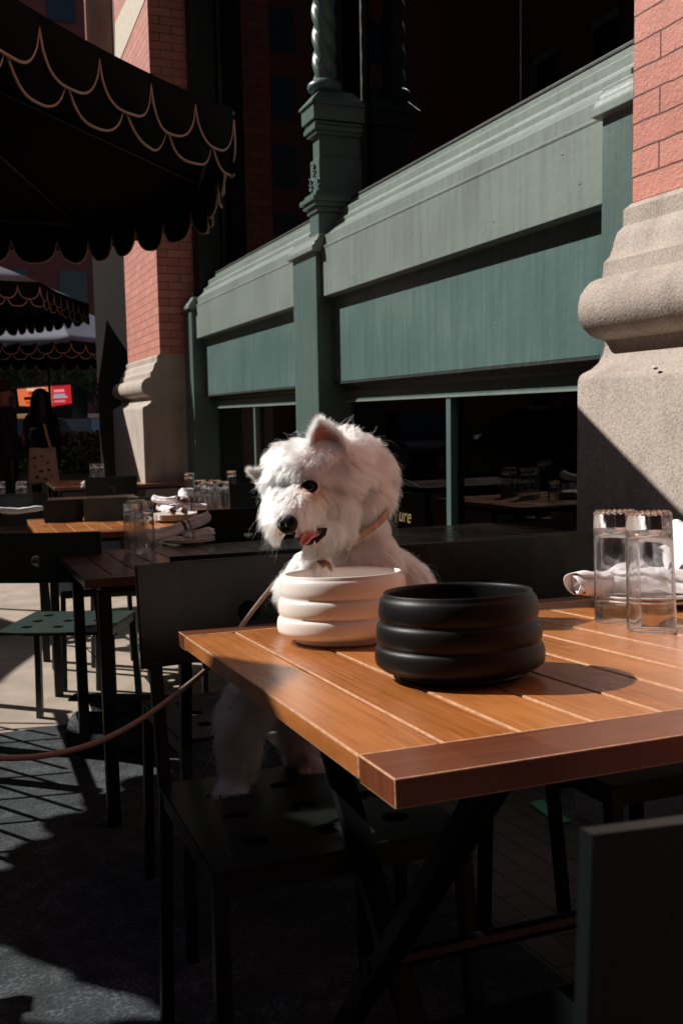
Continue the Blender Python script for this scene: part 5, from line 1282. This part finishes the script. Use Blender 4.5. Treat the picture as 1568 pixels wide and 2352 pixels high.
# trees and clipped hedge boxes at the end of the terrace
def tree(x, y, h, rc, mat, label, n, seed, zc=None):
    rn = np.random.default_rng(seed); o = tag(empty('street_tree', (x, y, zg(y))), label, 'tree', 'street trees'); base = zg(y)
    tr = MB(); tr.tube([(x, y, base), (x + .1, y, base + h * .3), (x - .05, y + .1, base + h * .55), (x, y, base + h * .8)], [.16, .13, .10, .05], 10)
    for k in range(9):
        a = rn.random() * 6.28; z0 = base + h * (.3 + .35 * rn.random()); r_ = rc * (.5 + .4 * rn.random()); tr.tube([(x, y, z0), (x + r_ * .5 * cos(a), y + r_ * .5 * sin(a), z0 + .5), (x + r_ * cos(a), y + r_ * sin(a), z0 + 1.1)], [.05, .03, .012], 6)
    world_child(tr.build('trunk', MT['bark'], None, smooth=True), o)
    m = 40; cl = rn.normal(0, 1, (m, 3)); cl /= np.linalg.norm(cl, axis=1)[:, None]; cl *= (rn.random(m) ** .4)[:, None] * np.array([rc, rc, rc * .9]); cl += np.array([x, y, (zc if zc else base + h * .72)])
    ci = rn.integers(0, m, n); P = cl[ci] + rn.normal(0, .28, (n, 3)) * rc * .45; sz = .05 + .05 * rn.random(n)
    a_ = rn.normal(0, 1, (n, 3)); a_ /= np.linalg.norm(a_, axis=1)[:, None]; b_ = np.cross(a_, rn.normal(0, 1, (n, 3))); b_ /= np.linalg.norm(b_, axis=1)[:, None]
    V = np.stack([P - a_ * sz[:, None], P + b_ * sz[:, None] * .5, P + a_ * sz[:, None], P - b_ * sz[:, None] * .5], 1).reshape(-1, 3)
    me = bpy.data.meshes.new('crown'); me.from_pydata(V.tolist(), [], np.arange(n * 4).reshape(-1, 4).tolist()); me.materials.append(mat); c = bpy.data.objects.new('crown', me); col.objects.link(c); world_child(c, o); return o
c_ = at(250, 900, 37); tree(c_[0], c_[1], 6.0, 2.0, MT['leafl'], 'small green street tree seen right of the lit screen', 9000, 1, zc=2.4)
c_ = at(165, 850, 40); tree(c_[0], c_[1], 7.5, 2.0, MT['leafl'], 'sunlit green tree behind the umbrella pole', 9000, 2, zc=3.6)
c_ = at(10, 850, 44); tree(c_[0], c_[1], 7.5, 2.6, MT['leafd'], 'dark tree at the far left behind the truck', 8000, 3, zc=3.6)
c_ = at(330, 850, 42); tree(c_[0], c_[1], 7, 2.4, MT['leafd'], 'dark tree furthest right, half behind the far pier', 8000, 5, zc=3.4)
def hedge(px, dep, L, h, lab, seed):
    rn = np.random.default_rng(seed); p = at(px, 1000, dep); b0 = zg(p[1]); o = tag(empty('planter_hedge', (p[0], p[1], b0)), lab, 'planter', 'planter boxes with dark hedge')
    m0 = Matrix.Translation((p[0], p[1], b0)) @ Matrix.Rotation(radians(-15), 4, 'Z'); fr = lambda q: tuple(m0 @ Vector(q))
    world_child(MB().box(-L / 2, L / 2, -.25, .25, 0, .5, fr).build('box', MT['carb'], None, bevel=.01), o)
    n = 5200; P = np.stack([(rn.random(n) - .5) * L, (rn.random(n) - .5) * .5, .5 + rn.random(n) * (h - .5) * (1 - .1 * rn.random(n))], 1); sz = .03 + .03 * rn.random(n)
    a_ = rn.normal(0, 1, (n, 3)); a_ /= np.linalg.norm(a_, axis=1)[:, None]; b_ = np.cross(a_, rn.normal(0, 1, (n, 3))); b_ /= np.linalg.norm(b_, axis=1)[:, None]
    V = np.stack([P - a_ * sz[:, None], P + b_ * sz[:, None] * .5, P + a_ * sz[:, None], P - b_ * sz[:, None] * .5], 1).reshape(-1, 3); V = np.array([fr(v) for v in V])
    me = bpy.data.meshes.new('hedge'); me.from_pydata(V.tolist(), [], np.arange(n * 4).reshape(-1, 4).tolist()); me.materials.append(MT['leafd']); c = bpy.data.objects.new('hedge', me); col.objects.link(c); world_child(c, o)
hedge(225, 14.6, 1.6, 1.12, 'planter box with dark hedge beside the far pier', 1)
hedge(120, 15.2, 1.6, 1.05, 'planter box with dark hedge behind the person with the bag', 2)
hedge(0, 15.8, 1.8, 1.0, 'planter box with dark hedge at the left edge of the terrace', 3)
# handbag and objects in the display window
hp = onx(1195, 225, XF + .42); hb_ = tag(empty('display_handbag', tuple(hp)), 'glossy dark green handbag standing behind the upper display window', 'handbag')
b = MB(); V = []; n1, n2 = 12, 20
for i in range(n1 + 1):
    z = i / n1; wx = .055 * (1 - .45 * z ** 2); wy = .17 * (1 - .12 * z)
    for k in range(n2):
        a = 2 * pi * k / n2; V.append((wx * abs(cos(a)) ** .6 * np.sign(cos(a)), wy * abs(sin(a)) ** .5 * np.sign(sin(a)), z * .30 - .15))
b.add(V, [(i * n2 + k, i * n2 + (k + 1) % n2, (i + 1) * n2 + (k + 1) % n2, (i + 1) * n2 + k) for i in range(n1) for k in range(n2)] + [list(range(n2))[::-1], [n1 * n2 + k for k in range(n2)]])
b.build('bag_body', simple('green_leather', (.16, .28, .26), .3), hb_, smooth=True)
MB().tube([(0, -.10, .14), (0, -.09, .26), (0, 0, .33), (0, .09, .26), (0, .10, .14)], .007, 8).build('handle', MT['pole'], hb_, smooth=True)
